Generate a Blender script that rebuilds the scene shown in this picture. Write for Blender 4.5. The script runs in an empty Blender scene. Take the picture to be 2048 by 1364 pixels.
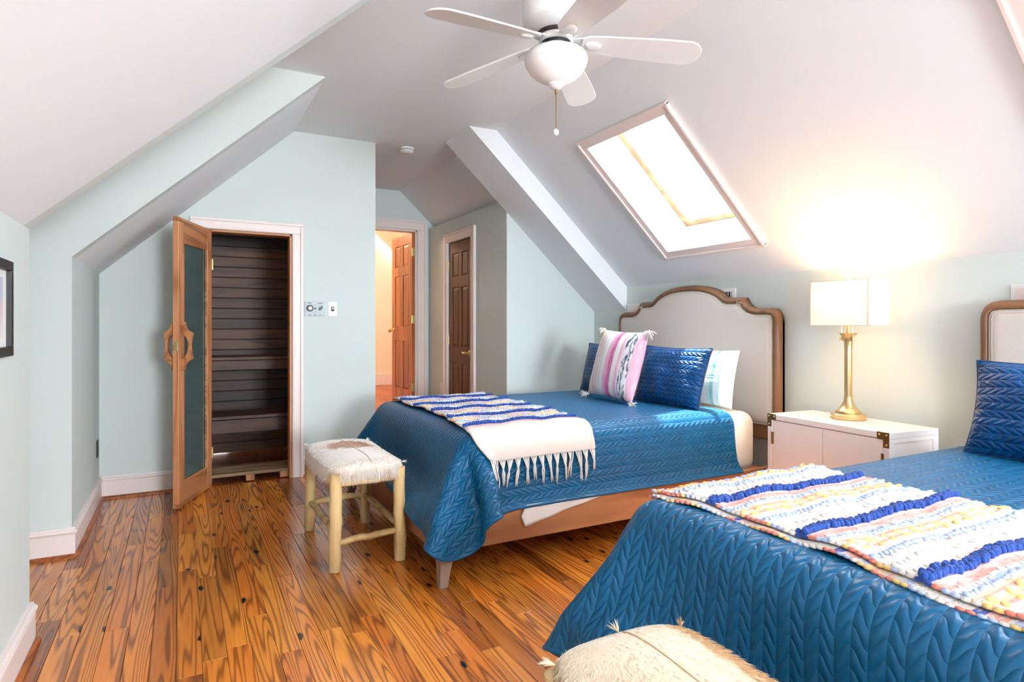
import bpy, bmesh, math, random
import numpy as np
from mathutils import Vector, Matrix, noise as mnoise

random.seed(7)
rng = np.random.default_rng(7)
scene = bpy.context.scene
COL = scene.collection
PI = math.pi

# ------------------------------------------------------------------ camera
cam_d = bpy.data.cameras.new('camera')
cam = bpy.data.objects.new('camera', cam_d)
COL.objects.link(cam)
cam.location = (0, 0, 1.2)
cam.rotation_euler = (PI / 2, 0, -math.radians(28.198))
cam_d.sensor_width = 36
cam_d.sensor_fit = 'HORIZONTAL'
cam_d.lens = 1231.06 / 2048 * 36
cam_d.shift_y = -(682 - 653.04) / 2048
cam_d.clip_start = 0.05
scene.camera = cam

# ------------------------------------------------------------------ world, sun, added gable fill light
world = bpy.data.worlds.new('sky')
scene.world = world
world.use_nodes = True
wn = world.node_tree.nodes
wn['Background'].inputs[0].default_value = (0.76, 0.88, 1.0, 1)
wn['Background'].inputs[1].default_value = 21.0

sun_d = bpy.data.lights.new('sun', 'SUN')
sun_d.energy = 20.0
sun_d.angle = math.radians(1.5)
sun_d.color = (1.0, 0.95, 0.86)
sun = bpy.data.objects.new('sun', sun_d)
COL.objects.link(sun)
SUN_DIR = Vector((-0.15, -0.34, -1.0)).normalized()
sun.rotation_euler = SUN_DIR.to_track_quat('-Z', 'Y').to_euler()


def fill_light(name, loc, direction, sx, sy, power, color):
    d = bpy.data.lights.new(name, 'AREA')
    d.shape = 'RECTANGLE'
    d.size, d.size_y = sx, sy
    d.energy = power
    d.color = color
    o = bpy.data.objects.new(name, d)
    COL.objects.link(o)
    o.location = loc
    o.rotation_euler = Vector(direction).to_track_quat('-Z', 'Z').to_euler()
    return o


DAY = (0.92, 0.96, 1.0)
fill_light('gable_fill', (1.5, -4.15, 1.45), (0, 1, 0.6), 1.3, 1.2, 260, (0.90, 0.96, 1.0))  # area lamp added outside the unseen gable opening, tilted up to brighten the ceiling

scene.view_settings.view_transform = 'Standard'
scene.view_settings.look = 'None'
scene.view_settings.exposure = 0.38
scene.view_settings.gamma = 1.0
scene.view_settings.use_curve_mapping = False


# ------------------------------------------------------------------ helpers: colours and materials
def lin(c):
    c = c / 255.0
    return c / 12.92 if c <= 0.04045 else ((c + 0.055) / 1.055) ** 2.4


def rgb(r, g, b):
    return (lin(r), lin(g), lin(b), 1.0)


def mat_new(name):
    m = bpy.data.materials.new(name)
    m.use_nodes = True
    return m, m.node_tree, m.node_tree.nodes['Principled BSDF']


def nd(nt, kind, **kw):
    n = nt.nodes.new(kind)
    for k, v in kw.items():
        setattr(n, k, v)
    return n


def mathn(nt, op, a, b=None, c=None, clamp=False):
    n = nt.nodes.new('ShaderNodeMath')
    n.operation = op
    n.use_clamp = clamp
    for i, v in enumerate((a, b, c)):
        if v is None:
            continue
        if isinstance(v, (int, float)):
            n.inputs[i].default_value = v
        else:
            nt.links.new(v, n.inputs[i])
    return n.outputs[0]


def mixc(nt, fac, a, b):
    n = nt.nodes.new('ShaderNodeMix')
    n.data_type = 'RGBA'
    for i, v in ((0, fac), (6, a), (7, b)):
        if isinstance(v, (int, float)):
            n.inputs[i].default_value = v
        elif isinstance(v, tuple):
            n.inputs[i].default_value = v
        else:
            nt.links.new(v, n.inputs[i])
    return n.outputs[2]


def ramp(nt, fac, stops, interp='LINEAR'):
    n = nt.nodes.new('ShaderNodeValToRGB')
    cr = n.color_ramp
    cr.interpolation = interp
    while len(cr.elements) < len(stops):
        cr.elements.new(0.5)
    for e, (p, c) in zip(cr.elements, stops):
        e.position = p
        e.color = c
    nt.links.new(fac, n.inputs[0])
    return n.outputs[0]


def bump(nt, height, strength, dist, bsdf):
    n = nt.nodes.new('ShaderNodeBump')
    n.inputs['Strength'].default_value = strength
    n.inputs['Distance'].default_value = dist
    nt.links.new(height, n.inputs['Height'])
    nt.links.new(n.outputs[0], bsdf.inputs['Normal'])


def noise_tex(nt, vec, scale, detail=3, rough=0.5):
    n = nt.nodes.new('ShaderNodeTexNoise')
    n.inputs['Scale'].default_value = scale
    n.inputs['Detail'].default_value = detail
    n.inputs['Roughness'].default_value = rough
    if vec is not None:
        nt.links.new(vec, n.inputs['Vector'])
    return n.outputs[0]


def mapping(nt, vec, scale=(1, 1, 1), loc=(0, 0, 0), rot=(0, 0, 0)):
    n = nt.nodes.new('ShaderNodeMapping')
    n.inputs['Scale'].default_value = scale
    n.inputs['Location'].default_value = loc
    n.inputs['Rotation'].default_value = rot
    nt.links.new(vec, n.inputs['Vector'])
    return n.outputs[0]


def texco(nt, out='Object'):
    return nt.nodes.new('ShaderNodeTexCoord').outputs[out]


def paint(name, col, rough=0.6, var=0.02, bumpy=0.03):
    m, nt, b = mat_new(name)
    co = texco(nt)
    n = noise_tex(nt, co, 1.7, 3)
    d = tuple(max(0, c * (1 - var * 2)) for c in col[:3]) + (1,)
    nt.links.new(mixc(nt, n, d, col), b.inputs['Base Color'])
    b.inputs['Roughness'].default_value = rough
    if bumpy:
        bump(nt, noise_tex(nt, co, 260, 2), bumpy, 0.002, b)
    return m


def metal(name, col, rough=0.3):
    m, nt, b = mat_new(name)
    co = texco(nt)
    n = noise_tex(nt, mapping(nt, co, (300, 300, 20)), 1.0, 2)
    b.inputs['Base Color'].default_value = col
    b.inputs['Metallic'].default_value = 1.0
    nt.links.new(mathn(nt, 'MULTIPLY_ADD', n, 0.15, rough - 0.07), b.inputs['Roughness'])
    return m


def plain(name, col, rough=0.5, emit=None, estr=0):
    m, nt, b = mat_new(name)
    n = noise_tex(nt, texco(nt), 25, 2)
    d = tuple(c * 0.93 for c in col[:3]) + (1,)
    nt.links.new(mixc(nt, n, d, col), b.inputs['Base Color'])
    b.inputs['Roughness'].default_value = rough
    if emit:
        b.inputs['Emission Color'].default_value = emit
        b.inputs['Emission Strength'].default_value = estr
    return m


def wood(name, light, mid, dark, axis=1, rough=0.4, freq=26, stretch=0.7, cross=7.0, coat=0.0, per_object=True, knots=0.0, tone=0.25):
    """Wood with contour-like grain running along the given axis."""
    m, nt, b = mat_new(name)
    co = texco(nt)
    info = nd(nt, 'ShaderNodeObjectInfo')
    rnd = info.outputs['Random']
    sc = [cross, cross, cross]
    sc[axis] = stretch
    vec = mapping(nt, co, tuple(sc))
    if per_object:
        comb = nd(nt, 'ShaderNodeCombineXYZ')
        for i, k in enumerate((37.0, 91.0, 53.0)):
            nt.links.new(mathn(nt, 'MULTIPLY', rnd, k), comb.inputs[i])
        add = nd(nt, 'ShaderNodeVectorMath', operation='ADD')
        nt.links.new(vec, add.inputs[0])
        nt.links.new(comb.outputs[0], add.inputs[1])
        vec = add.outputs[0]
    base = noise_tex(nt, vec, 1.0, 2.0, 0.4)
    rings = mathn(nt, 'SINE', mathn(nt, 'MULTIPLY', base, freq * 3.2))
    rings = mathn(nt, 'MULTIPLY_ADD', rings, 0.5, 0.5)
    line = mathn(nt, 'POWER', rings, 3.0)
    fine = noise_tex(nt, mapping(nt, vec, (6, 6, 6)), 2.0, 3, 0.6)
    c = mixc(nt, fine, light, mid)
    if per_object:
        r2 = mathn(nt, 'FRACT', mathn(nt, 'MULTIPLY', rnd, 17.3))
        c = mixc(nt, mathn(nt, 'MULTIPLY', r2, tone * 2), c, mid)
    if per_object:
        r3 = mathn(nt, 'POWER', mathn(nt, 'FRACT', mathn(nt, 'MULTIPLY', rnd, 41.7)), 4.0)
        c = mixc(nt, mathn(nt, 'MULTIPLY', r3, tone * 2.0), c, dark)
    c = mixc(nt, mathn(nt, 'MULTIPLY', line, 0.66), c, dark)
    # broad dark heart streaks on some pieces
    st = noise_tex(nt, mapping(nt, vec, (0.35, 0.35, 0.35), (5, 2, 9)), 1.0, 2, 0.5)
    streak = mathn(nt, 'MULTIPLY', mathn(nt, 'SUBTRACT', st, 0.575), 7.0, clamp=True)
    c = mixc(nt, mathn(nt, 'MULTIPLY', streak, 0.75 if knots else 0.4), c, dark)
    if knots:
        ks = [5.5, 5.5, 5.5]
        ks[axis] = 2.1
        kv = mapping(nt, co, tuple(ks))
        if per_object:
            add2 = nd(nt, 'ShaderNodeVectorMath', operation='ADD')
            nt.links.new(kv, add2.inputs[0])
            nt.links.new(comb.outputs[0], add2.inputs[1])
            kv = add2.outputs[0]
        wob = nd(nt, 'ShaderNodeVectorMath', operation='MULTIPLY_ADD')
        nz = nt.nodes.new('ShaderNodeTexNoise')
        nz.inputs['Scale'].default_value = 3.0
        nt.links.new(kv, nz.inputs['Vector'])
        nt.links.new(nz.outputs['Color'], wob.inputs[0])
        wob.inputs[1].default_value = (0.18, 0.18, 0.18)
        nt.links.new(kv, wob.inputs[2])
        vor = nd(nt, 'ShaderNodeTexVoronoi', voronoi_dimensions='2D')
        vor.inputs['Scale'].default_value = 0.8
        nt.links.new(wob.outputs[0], vor.inputs['Vector'])
        gate = mathn(nt, 'GREATER_THAN', nd_sep(nt, vor.outputs['Color']), 1.0 - knots)
        kn = mathn(nt, 'MULTIPLY', mathn(nt, 'SUBTRACT', 0.062, vor.outputs['Distance']), 34.0, clamp=True)
        kn = mathn(nt, 'MULTIPLY', kn, gate)
        c = mixc(nt, kn, c, (dark[0] * 0.10, dark[1] * 0.12, dark[2] * 0.2, 1))
    nt.links.new(c, b.inputs['Base Color'])
    b.inputs['Roughness'].default_value = rough
    if coat:
        b.inputs['Coat Weight'].default_value = coat
        b.inputs['Coat Roughness'].default_value = 0.16
    bump(nt, mathn(nt, 'ADD', line, fine), 0.12, 0.0015, b)
    return m


def nd_sep(nt, col):
    s = nt.nodes.new('ShaderNodeSeparateColor')
    nt.links.new(col, s.inputs[0])
    return s.outputs[0]


def fabric(name, col, col2=None, rough=0.8, weave=900, strength=0.25, sheen=0.0):
    m, nt, b = mat_new(name)
    co = texco(nt)
    a = noise_tex(nt, mapping(nt, co, (1, 1, 0.12)), weave, 2)
    c2 = noise_tex(nt, mapping(nt, co, (0.12, 0.12, 1)), weave, 2)
    h = mathn(nt, 'ADD', a, c2)
    col2 = col2 or tuple(c * 0.82 for c in col[:3]) + (1,)
    nt.links.new(mixc(nt, mathn(nt, 'MULTIPLY', h, 0.5), col2, col), b.inputs['Base Color'])
    b.inputs['Roughness'].default_value = rough
    b.inputs['Sheen Weight'].default_value = sheen
    bump(nt, h, strength, 0.001, b)
    return m


def quilt_mat(name, col, col_hi, cell=0.042, rough=0.38, dist=0.010, crumple=0.0):
    """Satin quilting in rows of slanted leaf cells whose slant flips from row to row (UV in metres)."""
    m, nt, b = mat_new(name)
    uv = texco(nt, 'UV')
    wob = noise_tex(nt, uv, 5.0, 2)
    sep = nd(nt, 'ShaderNodeSeparateXYZ')
    nt.links.new(uv, sep.inputs[0])
    u, v = sep.outputs[0], sep.outputs[1]
    v = mathn(nt, 'ADD', v, mathn(nt, 'MULTIPLY', wob, 0.008))
    row = mathn(nt, 'DIVIDE', v, cell * 0.82)
    rf = mathn(nt, 'FRACT', row)
    par = mathn(nt, 'MULTIPLY_ADD', mathn(nt, 'MODULO', mathn(nt, 'FLOOR', row), 2.0), 2.0, -1.0)
    slant = mathn(nt, 'MULTIPLY', par, mathn(nt, 'ADD', mathn(nt, 'MULTIPLY', rf, 0.85), mathn(nt, 'MULTIPLY', mathn(nt, 'SINE', mathn(nt, 'MULTIPLY', rf, 2 * PI)), -0.10)))
    cf = mathn(nt, 'FRACT', mathn(nt, 'ADD', mathn(nt, 'DIVIDE', u, cell), slant))
    hu = mathn(nt, 'SINE', mathn(nt, 'MULTIPLY', cf, PI))
    hv = mathn(nt, 'SINE', mathn(nt, 'MULTIPLY', rf, PI))
    h = mathn(nt, 'MULTIPLY', mathn(nt, 'POWER', hu, 0.55), mathn(nt, 'POWER', hv, 0.45))
    wr = noise_tex(nt, uv, 30.0, 3, 0.6)
    h2 = mathn(nt, 'ADD', h, mathn(nt, 'MULTIPLY', wr, 0.6))
    if crumple:
        h2 = mathn(nt, 'ADD', h2, mathn(nt, 'MULTIPLY', noise_tex(nt, uv, 11.0, 3, .55), crumple))
    nt.links.new(mixc(nt, noise_tex(nt, uv, 6, 2), col, col_hi), b.inputs['Base Color'])
    b.inputs['Roughness'].default_value = rough
    b.inputs['Specular IOR Level'].default_value = 0.32
    b.inputs['Sheen Weight'].default_value = 0.02
    b.inputs['Sheen Roughness'].default_value = 0.4
    b.inputs['Sheen Tint'].default_value = (0.3, 0.65, 1.0, 1)
    bump(nt, h2, 0.55, dist, b)
    return m


M = {}
M['wall'] = paint('mint_wall_paint', rgb(208, 217, 213), 0.62)
M['white'] = paint('white_ceiling_paint', rgb(234, 238, 241), 0.7)
M['trim'] = paint('blush_white_trim_paint', rgb(236, 222, 216), 0.35, bumpy=0)
M['cream_wall'] = paint('cream_wall_paint', rgb(236, 222, 200), 0.65)
M['floor'] = wood('heart_pine', rgb(248, 172, 66), rgb(214, 108, 30), rgb(80, 24, 6), axis=1, rough=0.27, freq=44, stretch=0.42, cross=8.0, coat=0.35, knots=0.62, tone=0.34)
M['hall_floor'] = wood('hall_red_pine', rgb(205, 120, 70), rgb(180, 92, 52), rgb(120, 50, 25), axis=1, rough=0.35, freq=16)
M['shoe'] = wood('shoe_moulding_wood', rgb(190, 110, 52), rgb(160, 82, 36), rgb(90, 36, 14), axis=1, rough=0.4)
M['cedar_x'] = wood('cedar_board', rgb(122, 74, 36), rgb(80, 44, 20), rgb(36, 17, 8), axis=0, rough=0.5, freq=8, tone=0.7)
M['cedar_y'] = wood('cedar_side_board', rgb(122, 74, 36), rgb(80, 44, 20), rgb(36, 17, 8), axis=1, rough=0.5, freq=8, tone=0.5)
M['cedar_door'] = wood('red_cedar_upright', rgb(214, 158, 112), rgb(196, 128, 82), rgb(150, 84, 44), axis=2, rough=0.45, freq=10)
M['cedar_rail'] = wood('red_cedar_rail', rgb(206, 146, 96), rgb(178, 112, 66), rgb(120, 64, 32), axis=0, rough=0.45, freq=12)
M['pine_door'] = wood('stained_pine_door', rgb(196, 120, 62), rgb(172, 98, 48), rgb(120, 62, 28), axis=2, rough=0.35, freq=7)
M['closet_door'] = wood('dark_stained_door', rgb(122, 72, 40), rgb(98, 54, 30), rgb(66, 34, 18), axis=2, rough=0.55, freq=7)
M['bed_wood'] = wood('acacia_rail', rgb(208, 150, 106), rgb(182, 122, 80), rgb(120, 70, 42), axis=0, rough=0.42, freq=8, cross=5)
M['bed_wood_v'] = wood('acacia_upright', rgb(150, 108, 74), rgb(126, 86, 56), rgb(92, 60, 38), axis=2, rough=0.42, freq=7, cross=5)
M['leg_wood'] = wood('weathered_leg', rgb(176, 150, 128), rgb(146, 120, 102), rgb(104, 82, 70), axis=2, rough=0.5, freq=8)
M['log'] = wood('peeled_teak_branch', rgb(232, 208, 156), rgb(206, 172, 112), rgb(150, 108, 58), axis=2, rough=0.55, freq=6, cross=9, stretch=1.6)
M['linen'] = fabric('oatmeal_linen', rgb(214, 204, 196), rgb(188, 178, 170), 0.9, 700, 0.3)
M['piping'] = fabric('linen_piping', rgb(196, 184, 172), None, 0.85)
M['sheet'] = fabric('ivory_cotton_sheet', rgb(240, 234, 222), rgb(228, 220, 208), 0.8, 500, 0.1)
M['mattress'] = fabric('white_mattress_ticking', rgb(236, 234, 230), None, 0.85)
M['quilt'] = quilt_mat('blue_satin_quilt', rgb(0, 74, 112), rgb(0, 92, 138))
M['sham'] = quilt_mat('blue_satin_sham', rgb(0, 58, 106), rgb(0, 72, 130), cell=0.038, rough=0.30, dist=0.014, crumple=3.0)
M['navy'] = plain('navy_satin_edge', rgb(2, 48, 92), 0.45)
M['brass'] = metal('brushed_brass', rgb(224, 196, 144), 0.34)
M['bronze'] = metal('aged_brass', rgb(150, 112, 62), 0.4)
M['brass_dark'] = metal('hinge_brass', rgb(190, 176, 120), 0.35)
M['black'] = plain('black_plastic', rgb(18, 18, 20), 0.35)
M['white_plastic'] = plain('white_plastic', rgb(236, 236, 234), 0.35)
M['fan_white'] = plain('fan_white_enamel', rgb(232, 232, 230), 0.25)
M['silver'] = plain('grey_anodised_plate', rgb(186, 198, 202), 0.4)
M['dark_gap'] = plain('dark_vent_gap', rgb(40, 36, 34), 0.6)
M['ns_white'] = paint('nightstand_lacquer', rgb(238, 234, 232), 0.3, bumpy=0)
M['ink'] = plain('grey_print', rgb(90, 100, 106), 0.5)


def frosted_glass(name, col):
    m, nt, b = mat_new(name)
    n = noise_tex(nt, texco(nt), 3, 2)
    c2 = tuple(c * 0.8 for c in col[:3]) + (1,)
    nt.links.new(mixc(nt, n, c2, col), b.inputs['Base Color'])
    b.inputs['Roughness'].default_value = 0.08
    b.inputs['Transmission Weight'].default_value = 0.35
    b.inputs['IOR'].default_value = 1.45
    return m


M['tint_glass'] = frosted_glass('bronze_tinted_glass', rgb(96, 116, 112))


def clear_pane(name):
    m, nt, b = mat_new(name)
    out = nt.nodes['Material Output']
    tr = nd(nt, 'ShaderNodeBsdfTransparent')
    gl = nd(nt, 'ShaderNodeBsdfGlossy')
    gl.inputs['Roughness'].default_value = 0.02
    n = noise_tex(nt, texco(nt), 2, 1)
    tr.inputs[0].default_value = (0.97, 0.98, 0.98, 1)
    nt.links.new(mixc(nt, n, (0.97, 0.98, 0.98, 1), (0.95, 0.97, 0.97, 1)), tr.inputs[0])
    mx = nd(nt, 'ShaderNodeMixShader')
    mx.inputs[0].default_value = .04
    nt.links.new(tr.outputs[0], mx.inputs[1])
    nt.links.new(gl.outputs[0], mx.inputs[2])
    nt.links.new(mx.outputs[0], out.inputs[0])
    return m


M['pane'] = clear_pane('clear_window_glass')


# ------------------------------------------------------------------ helpers: meshes
class MB:
    def __init__(self):
        self.v, self.f, self.uv = [], [], None

    def add(self, verts, faces):
        o = len(self.v)
        self.v += [tuple(p) for p in verts]
        self.f += [tuple(i + o for i in q) for q in faces]
        return self

    def box(self, x0, x1, y0, y1, z0, z1):
        v = [(x0, y0, z0), (x1, y0, z0), (x1, y1, z0), (x0, y1, z0), (x0, y0, z1), (x1, y0, z1), (x1, y1, z1), (x0, y1, z1)]
        f = [(3, 2, 1, 0), (4, 5, 6, 7), (0, 1, 5, 4), (1, 2, 6, 5), (2, 3, 7, 6), (3, 0, 4, 7)]
        return self.add(v, f)

    def prism(self, pts, vec):
        """Extrude a planar polygon (3D points) by vec."""
        n = len(pts)
        vec = Vector(vec)
        a = [Vector(p) for p in pts]
        nrm = Vector((0, 0, 0))
        for i in range(n):
            nrm += a[i].cross(a[(i + 1) % n])
        if nrm.dot(vec) > 0:
            a = a[::-1]
        b = [p + vec for p in a]
        f = [tuple(range(n)), tuple(range(2 * n - 1, n - 1, -1))]
        for i in range(n):
            j = (i + 1) % n
            f.append((j, i, n + i, n + j))
        return self.add(a + b, f)

    def tube(self, pts, r, n=8, cap=True):
        pts = [Vector(p) for p in pts]
        rs = r if isinstance(r, (list, tuple)) else [r] * len(pts)
        verts, faces = [], []
        up = None
        for i, p in enumerate(pts):
            t = (pts[min(i + 1, len(pts) - 1)] - pts[max(i - 1, 0)]).normalized()
            if up is None:
                up = Vector((0, 0, 1)) if abs(t.z) < 0.9 else Vector((1, 0, 0))
            s = t.cross(up)
            if s.length < 1e-5:
                s = t.cross(Vector((0, 1, 0)))
            s.normalize()
            up = s.cross(t).normalized()
            for k in range(n):
                a = 2 * PI * k / n
                verts.append(p + (s * math.cos(a) + up * math.sin(a)) * rs[i])
        for i in range(len(pts) - 1):
            for k in range(n):
                k2 = (k + 1) % n
                faces.append((i * n + k, i * n + k2, (i + 1) * n + k2, (i + 1) * n + k))
        if cap:
            faces.append(tuple(range(n - 1, -1, -1)))
            o = (len(pts) - 1) * n
            faces.append(tuple(range(o, o + n)))
        return self.add(verts, faces)

    def lathe(self, prof, c=(0, 0, 0), n=40, axis='z', sx=1, sy=1):
        verts, faces = [], []
        for (r, h) in prof:
            for k in range(n):
                a = 2 * PI * k / n
                x, y = r * math.cos(a) * sx, r * math.sin(a) * sy
                if axis == 'z':
                    p = (c[0] + x, c[1] + y, c[2] + h)
                elif axis == 'x':
                    p = (c[0] + h, c[1] + x, c[2] + y)
                else:
                    p = (c[0] + y, c[1] + h, c[2] + x)
                verts.append(p)
        for i in range(len(prof) - 1):
            for k in range(n):
                k2 = (k + 1) % n
                faces.append((i * n + k, i * n + k2, (i + 1) * n + k2, (i + 1) * n + k))
        faces.append(tuple(range(n - 1, -1, -1)))
        o = (len(prof) - 1) * n
        faces.append(tuple(range(o, o + n)))
        return self.add(verts, faces)

    def blob(self, c, rx, ry, rz, nu=6, nv=4, rot=None):
        verts, faces = [], []
        c = Vector(c)
        for i in range(nv + 1):
            th = PI * i / nv
            for k in range(nu):
                a = 2 * PI * k / nu
                p = Vector((rx * math.sin(th) * math.cos(a), ry * math.sin(th) * math.sin(a), rz * math.cos(th)))
                if rot:
                    p = rot @ p
                verts.append(c + p)
        for i in range(nv):
            for k in range(nu):
                k2 = (k + 1) % nu
                faces.append((i * nu + k, (i + 1) * nu + k, (i + 1) * nu + k2, i * nu + k2))
        return self.add(verts, faces)

    def grid(self, P, close_u=False):
        nu, nv = P.shape[:2]
        v = [tuple(p) for p in P.reshape(-1, 3)]
        f = []
        for i in range(nu - 1 + (1 if close_u else 0)):
            i2 = (i + 1) % nu
            for j in range(nv - 1):
                f.append((i * nv + j, i2 * nv + j, i2 * nv + j + 1, i * nv + j + 1))
        return self.add(v, f)

    def build(self, name, mat, parent=None, smooth=False, bevel=0, subsurf=0, solid=0, angle=None, loc=None, seg=2):
        me = bpy.data.meshes.new(name)
        me.from_pydata([tuple(map(float, p)) for p in self.v], [], self.f)
        me.validate()
        bm = bmesh.new()
        bm.from_mesh(me)
        bmesh.ops.recalc_face_normals(bm, faces=bm.faces)
        bm.to_mesh(me)
        bm.free()
        me.materials.append(M[mat] if isinstance(mat, str) else mat)
        o = bpy.data.objects.new(name, me)
        COL.objects.link(o)
        if parent is not None:
            o.parent = parent
        if loc is not None:
            o.location = loc
        if smooth:
            me.polygons.foreach_set('use_smooth', [True] * len(me.polygons))
            if angle:
                me.set_sharp_from_angle(angle=math.radians(angle))
        if bevel:
            b = o.modifiers.new('bevel', 'BEVEL')
            b.width = bevel
            b.segments = seg
            b.limit_method = 'ANGLE'
        if solid:
            s = o.modifiers.new('solid', 'SOLIDIFY')
            s.thickness = solid
            s.offset = -1
        if subsurf:
            s = o.modifiers.new('sub', 'SUBSURF')
            s.levels = s.render_levels = subsurf
        return o


def thing(name, label, cat, loc=(0, 0, 0), rotz=0.0, group=None):
    o = bpy.data.objects.new(name, None)
    o.empty_display_size = 0.1
    COL.objects.link(o)
    o.location = loc
    o.rotation_euler = (0, 0, rotz)
    o['label'] = label
    o['category'] = cat
    if group:
        o['group'] = group
    return o


def tag(o, label, cat, group=None):
    o['label'] = label
    o['category'] = cat
    if group:
        o['group'] = group
    return o


def struct(o, label, cat):
    o['kind'] = 'structure'
    return tag(o, label, cat)


def copy_part(src, parent, loc=None, rot=None):
    c = src.copy()
    COL.objects.link(c)
    c.parent = parent
    if loc is not None:
        c.location = loc
    if rot is not None:
        c.rotation_euler = rot
    return c


# ------------------------------------------------------------------ room dimensions (metres)
XL, Y1, Y2, YS = -0.507, 2.907, 3.92, 5.13
ZL, ZC = 1.566, 2.752
XC, XCR, XR = 0.787, 2.196, 3.492
ZRM, ZRB = 1.554, 1.340
XCB, YB, YF = 1.957, 4.349, 4.839
XK, XSR, YH = 2.542, 1.441, 6.81
YN = -4.0
T = 0.12
SR = (ZC - ZRM) / (XR - XCR)
SL = (ZC - ZL) / (XC - XL)
STEP = 0.22

# ------------------------------------------------------------------ structure: floor
fl = MB().box(-1.75, XR + .1, YN - .1, YH + .05, -0.12, -0.012).build('floor', 'shoe')
struct(fl, 'glossy knotty heart pine plank floor of the bedroom', 'floor')
PW = 0.083
plank_meshes = {}


def plank(x, y0, y1, parent=fl, z=0.0, mat='floor', w=PW):
    L = round(y1 - y0, 3)
    key = (round(L * 20), mat, w)
    m = MB().box(-w / 2 + .0007, w / 2 - .0007, -L / 2 + .0007, L / 2 - .0007, -0.0125, 0)
    # tiny eased edges, done by hand to stay cheap
    o = m.build('plank', mat, parent, loc=(x, (y0 + y1) / 2, z))
    b = o.modifiers.new('bevel', 'BEVEL')
    b.width = 0.0012
    b.segments = 1
    return o


nrow = int((XR + 0.02 - XL) / PW) + 1
for i in range(nrow):
    x = XL - 0.01 + PW * (i + 0.5)
    ytop = YS if x < XSR + .05 else (YH - .02 if x < XK else YF)
    cuts = [YN, -1.3]
    y = 1.05 + random.random() * 0.7
    while y < ytop - 0.45:
        cuts.append(y)
        y += random.uniform(0.55, 1.45)
    cuts.append(ytop)
    for a, b in zip(cuts[:-1], cuts[1:]):
        plank(x, a, b)
for i in range(13):
    x = XL - 0.01 - PW * (i + 0.5)
    plank(x, Y1, Y2)

# ------------------------------------------------------------------ structure: walls
w = MB().prism([(XL, YN, 0), (XL, Y1 - .1, 0), (XL, Y1 - .1, ZL), (XL, YN, ZL)], (-T, 0, 0)).build('wall_left', 'wall')
struct(w, 'near left knee wall with the black picture frame', 'wall')
w = MB().prism([(XL, Y2 + .1, 0), (XL, YS, 0), (XL, YS, ZL), (XL, Y2 + .1, ZL)], (-T, 0, 0)).build('wall_left_far', 'wall')
struct(w, 'short left knee wall beside the open sauna door', 'wall')
cheek = [(-1.6, 0), (XL, 0), (XL, ZL), (XC, ZC), (-1.6, ZC)]
# the cheeks stay outside the room: their room-side ends butt against the knee walls
w = MB().prism([(x, Y2, z) for x, z in cheek], (0, 0.1, 0)).build('wall_dormer_far', 'wall')
struct(w, 'pale green dormer side wall with sloping top edge facing the camera', 'wall')
w = MB().prism([(x, Y1 - .1, z) for x, z in cheek], (0, 0.1, 0)).build('wall_dormer_near', 'wall')
struct(w, 'dormer side wall behind the near left knee wall', 'wall')
struct(MB().box(-1.7, -1.6, Y1 - .1, Y2 + .1, 0, ZC).build('wall_dormer_end', 'wall'), 'end wall of the left dormer', 'wall')

# sauna wall with its door opening
OX0, OX1, OZ = 0.134, 0.769, 1.93
top = lambda x: min(ZC, ZL + (x - XL) * SL)
m = MB()
m.prism([(XL, YS, 0), (OX0, YS, 0), (OX0, YS, top(OX0)), (XL, YS, ZL)], (0, .1, 0))
m.prism([(OX0, YS, OZ), (OX1, YS, OZ), (OX1, YS, top(OX1)), (OX0, YS, top(OX0))], (0, .1, 0))
m.prism([(OX1, YS, 0), (XSR, YS, 0), (XSR, YS, ZC), (XC, YS, ZC), (OX1, YS, top(OX1))], (0, .1, 0))
struct(m.build('wall_back', 'wall'), 'pale green wall around the sauna doorway', 'wall')
w = MB().box(XSR - .1, XSR, YS + .1, YH, 0, ZC).build('wall_hall_left', 'wall')
struct(w, 'left side wall of the short hall', 'wall')

# closet box
low = lambda x: ZRB + (XR - x) * SR
main = lambda x: min(ZC, ZRM + (XR - x) * SR)
w = MB().prism([(XK, YF, 0), (XR, YF, 0), (XR, YF, main(XR)), (XK, YF, main(XK))], (0, .1, 0)).build('wall_closet_front', 'wall')
struct(w, 'pale green end wall under the sloping beam behind the first bed', 'wall')
CY0, CY1, CZ = 5.583, 6.196, 2.10
m = MB()
m.box(XK, XK + .1, YF + .1, CY0, 0, main(XK + .1)).box(XK, XK + .1, CY0, CY1, CZ, main(XK + .1)).box(XK, XK + .1, CY1, YH, 0, main(XK + .1))
struct(m.build('wall_hall_right', 'wall'), 'sage green hall wall with the narrow dark closet door', 'wall')
m = MB().box(XK + .5, XK + .55, YF + .1, YH, 0, 2.0)
struct(m.build('wall_closet_inside', 'wall'), 'inside wall of the closet behind its door', 'wall')
# hall end
HX0, HX1, HZ = 1.66, 2.40, 2.315
m = MB()
m.box(XSR, HX0, YH, YH + .12, 0, ZC)
m.prism([(HX0, YH, HZ), (HX1, YH, HZ), (HX1, YH, main(HX1)), (XCR, YH, ZC), (HX0, YH, ZC)], (0, .12, 0))
m.prism([(HX1, YH, 0), (XK + .1, YH, 0), (XK + .1, YH, main(XK + .1)), (HX1, YH, main(HX1))], (0, .12, 0))
struct(m.build('wall_hall_end', 'wall'), 'sage green end wall of the hall around the open doorway', 'wall')
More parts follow.
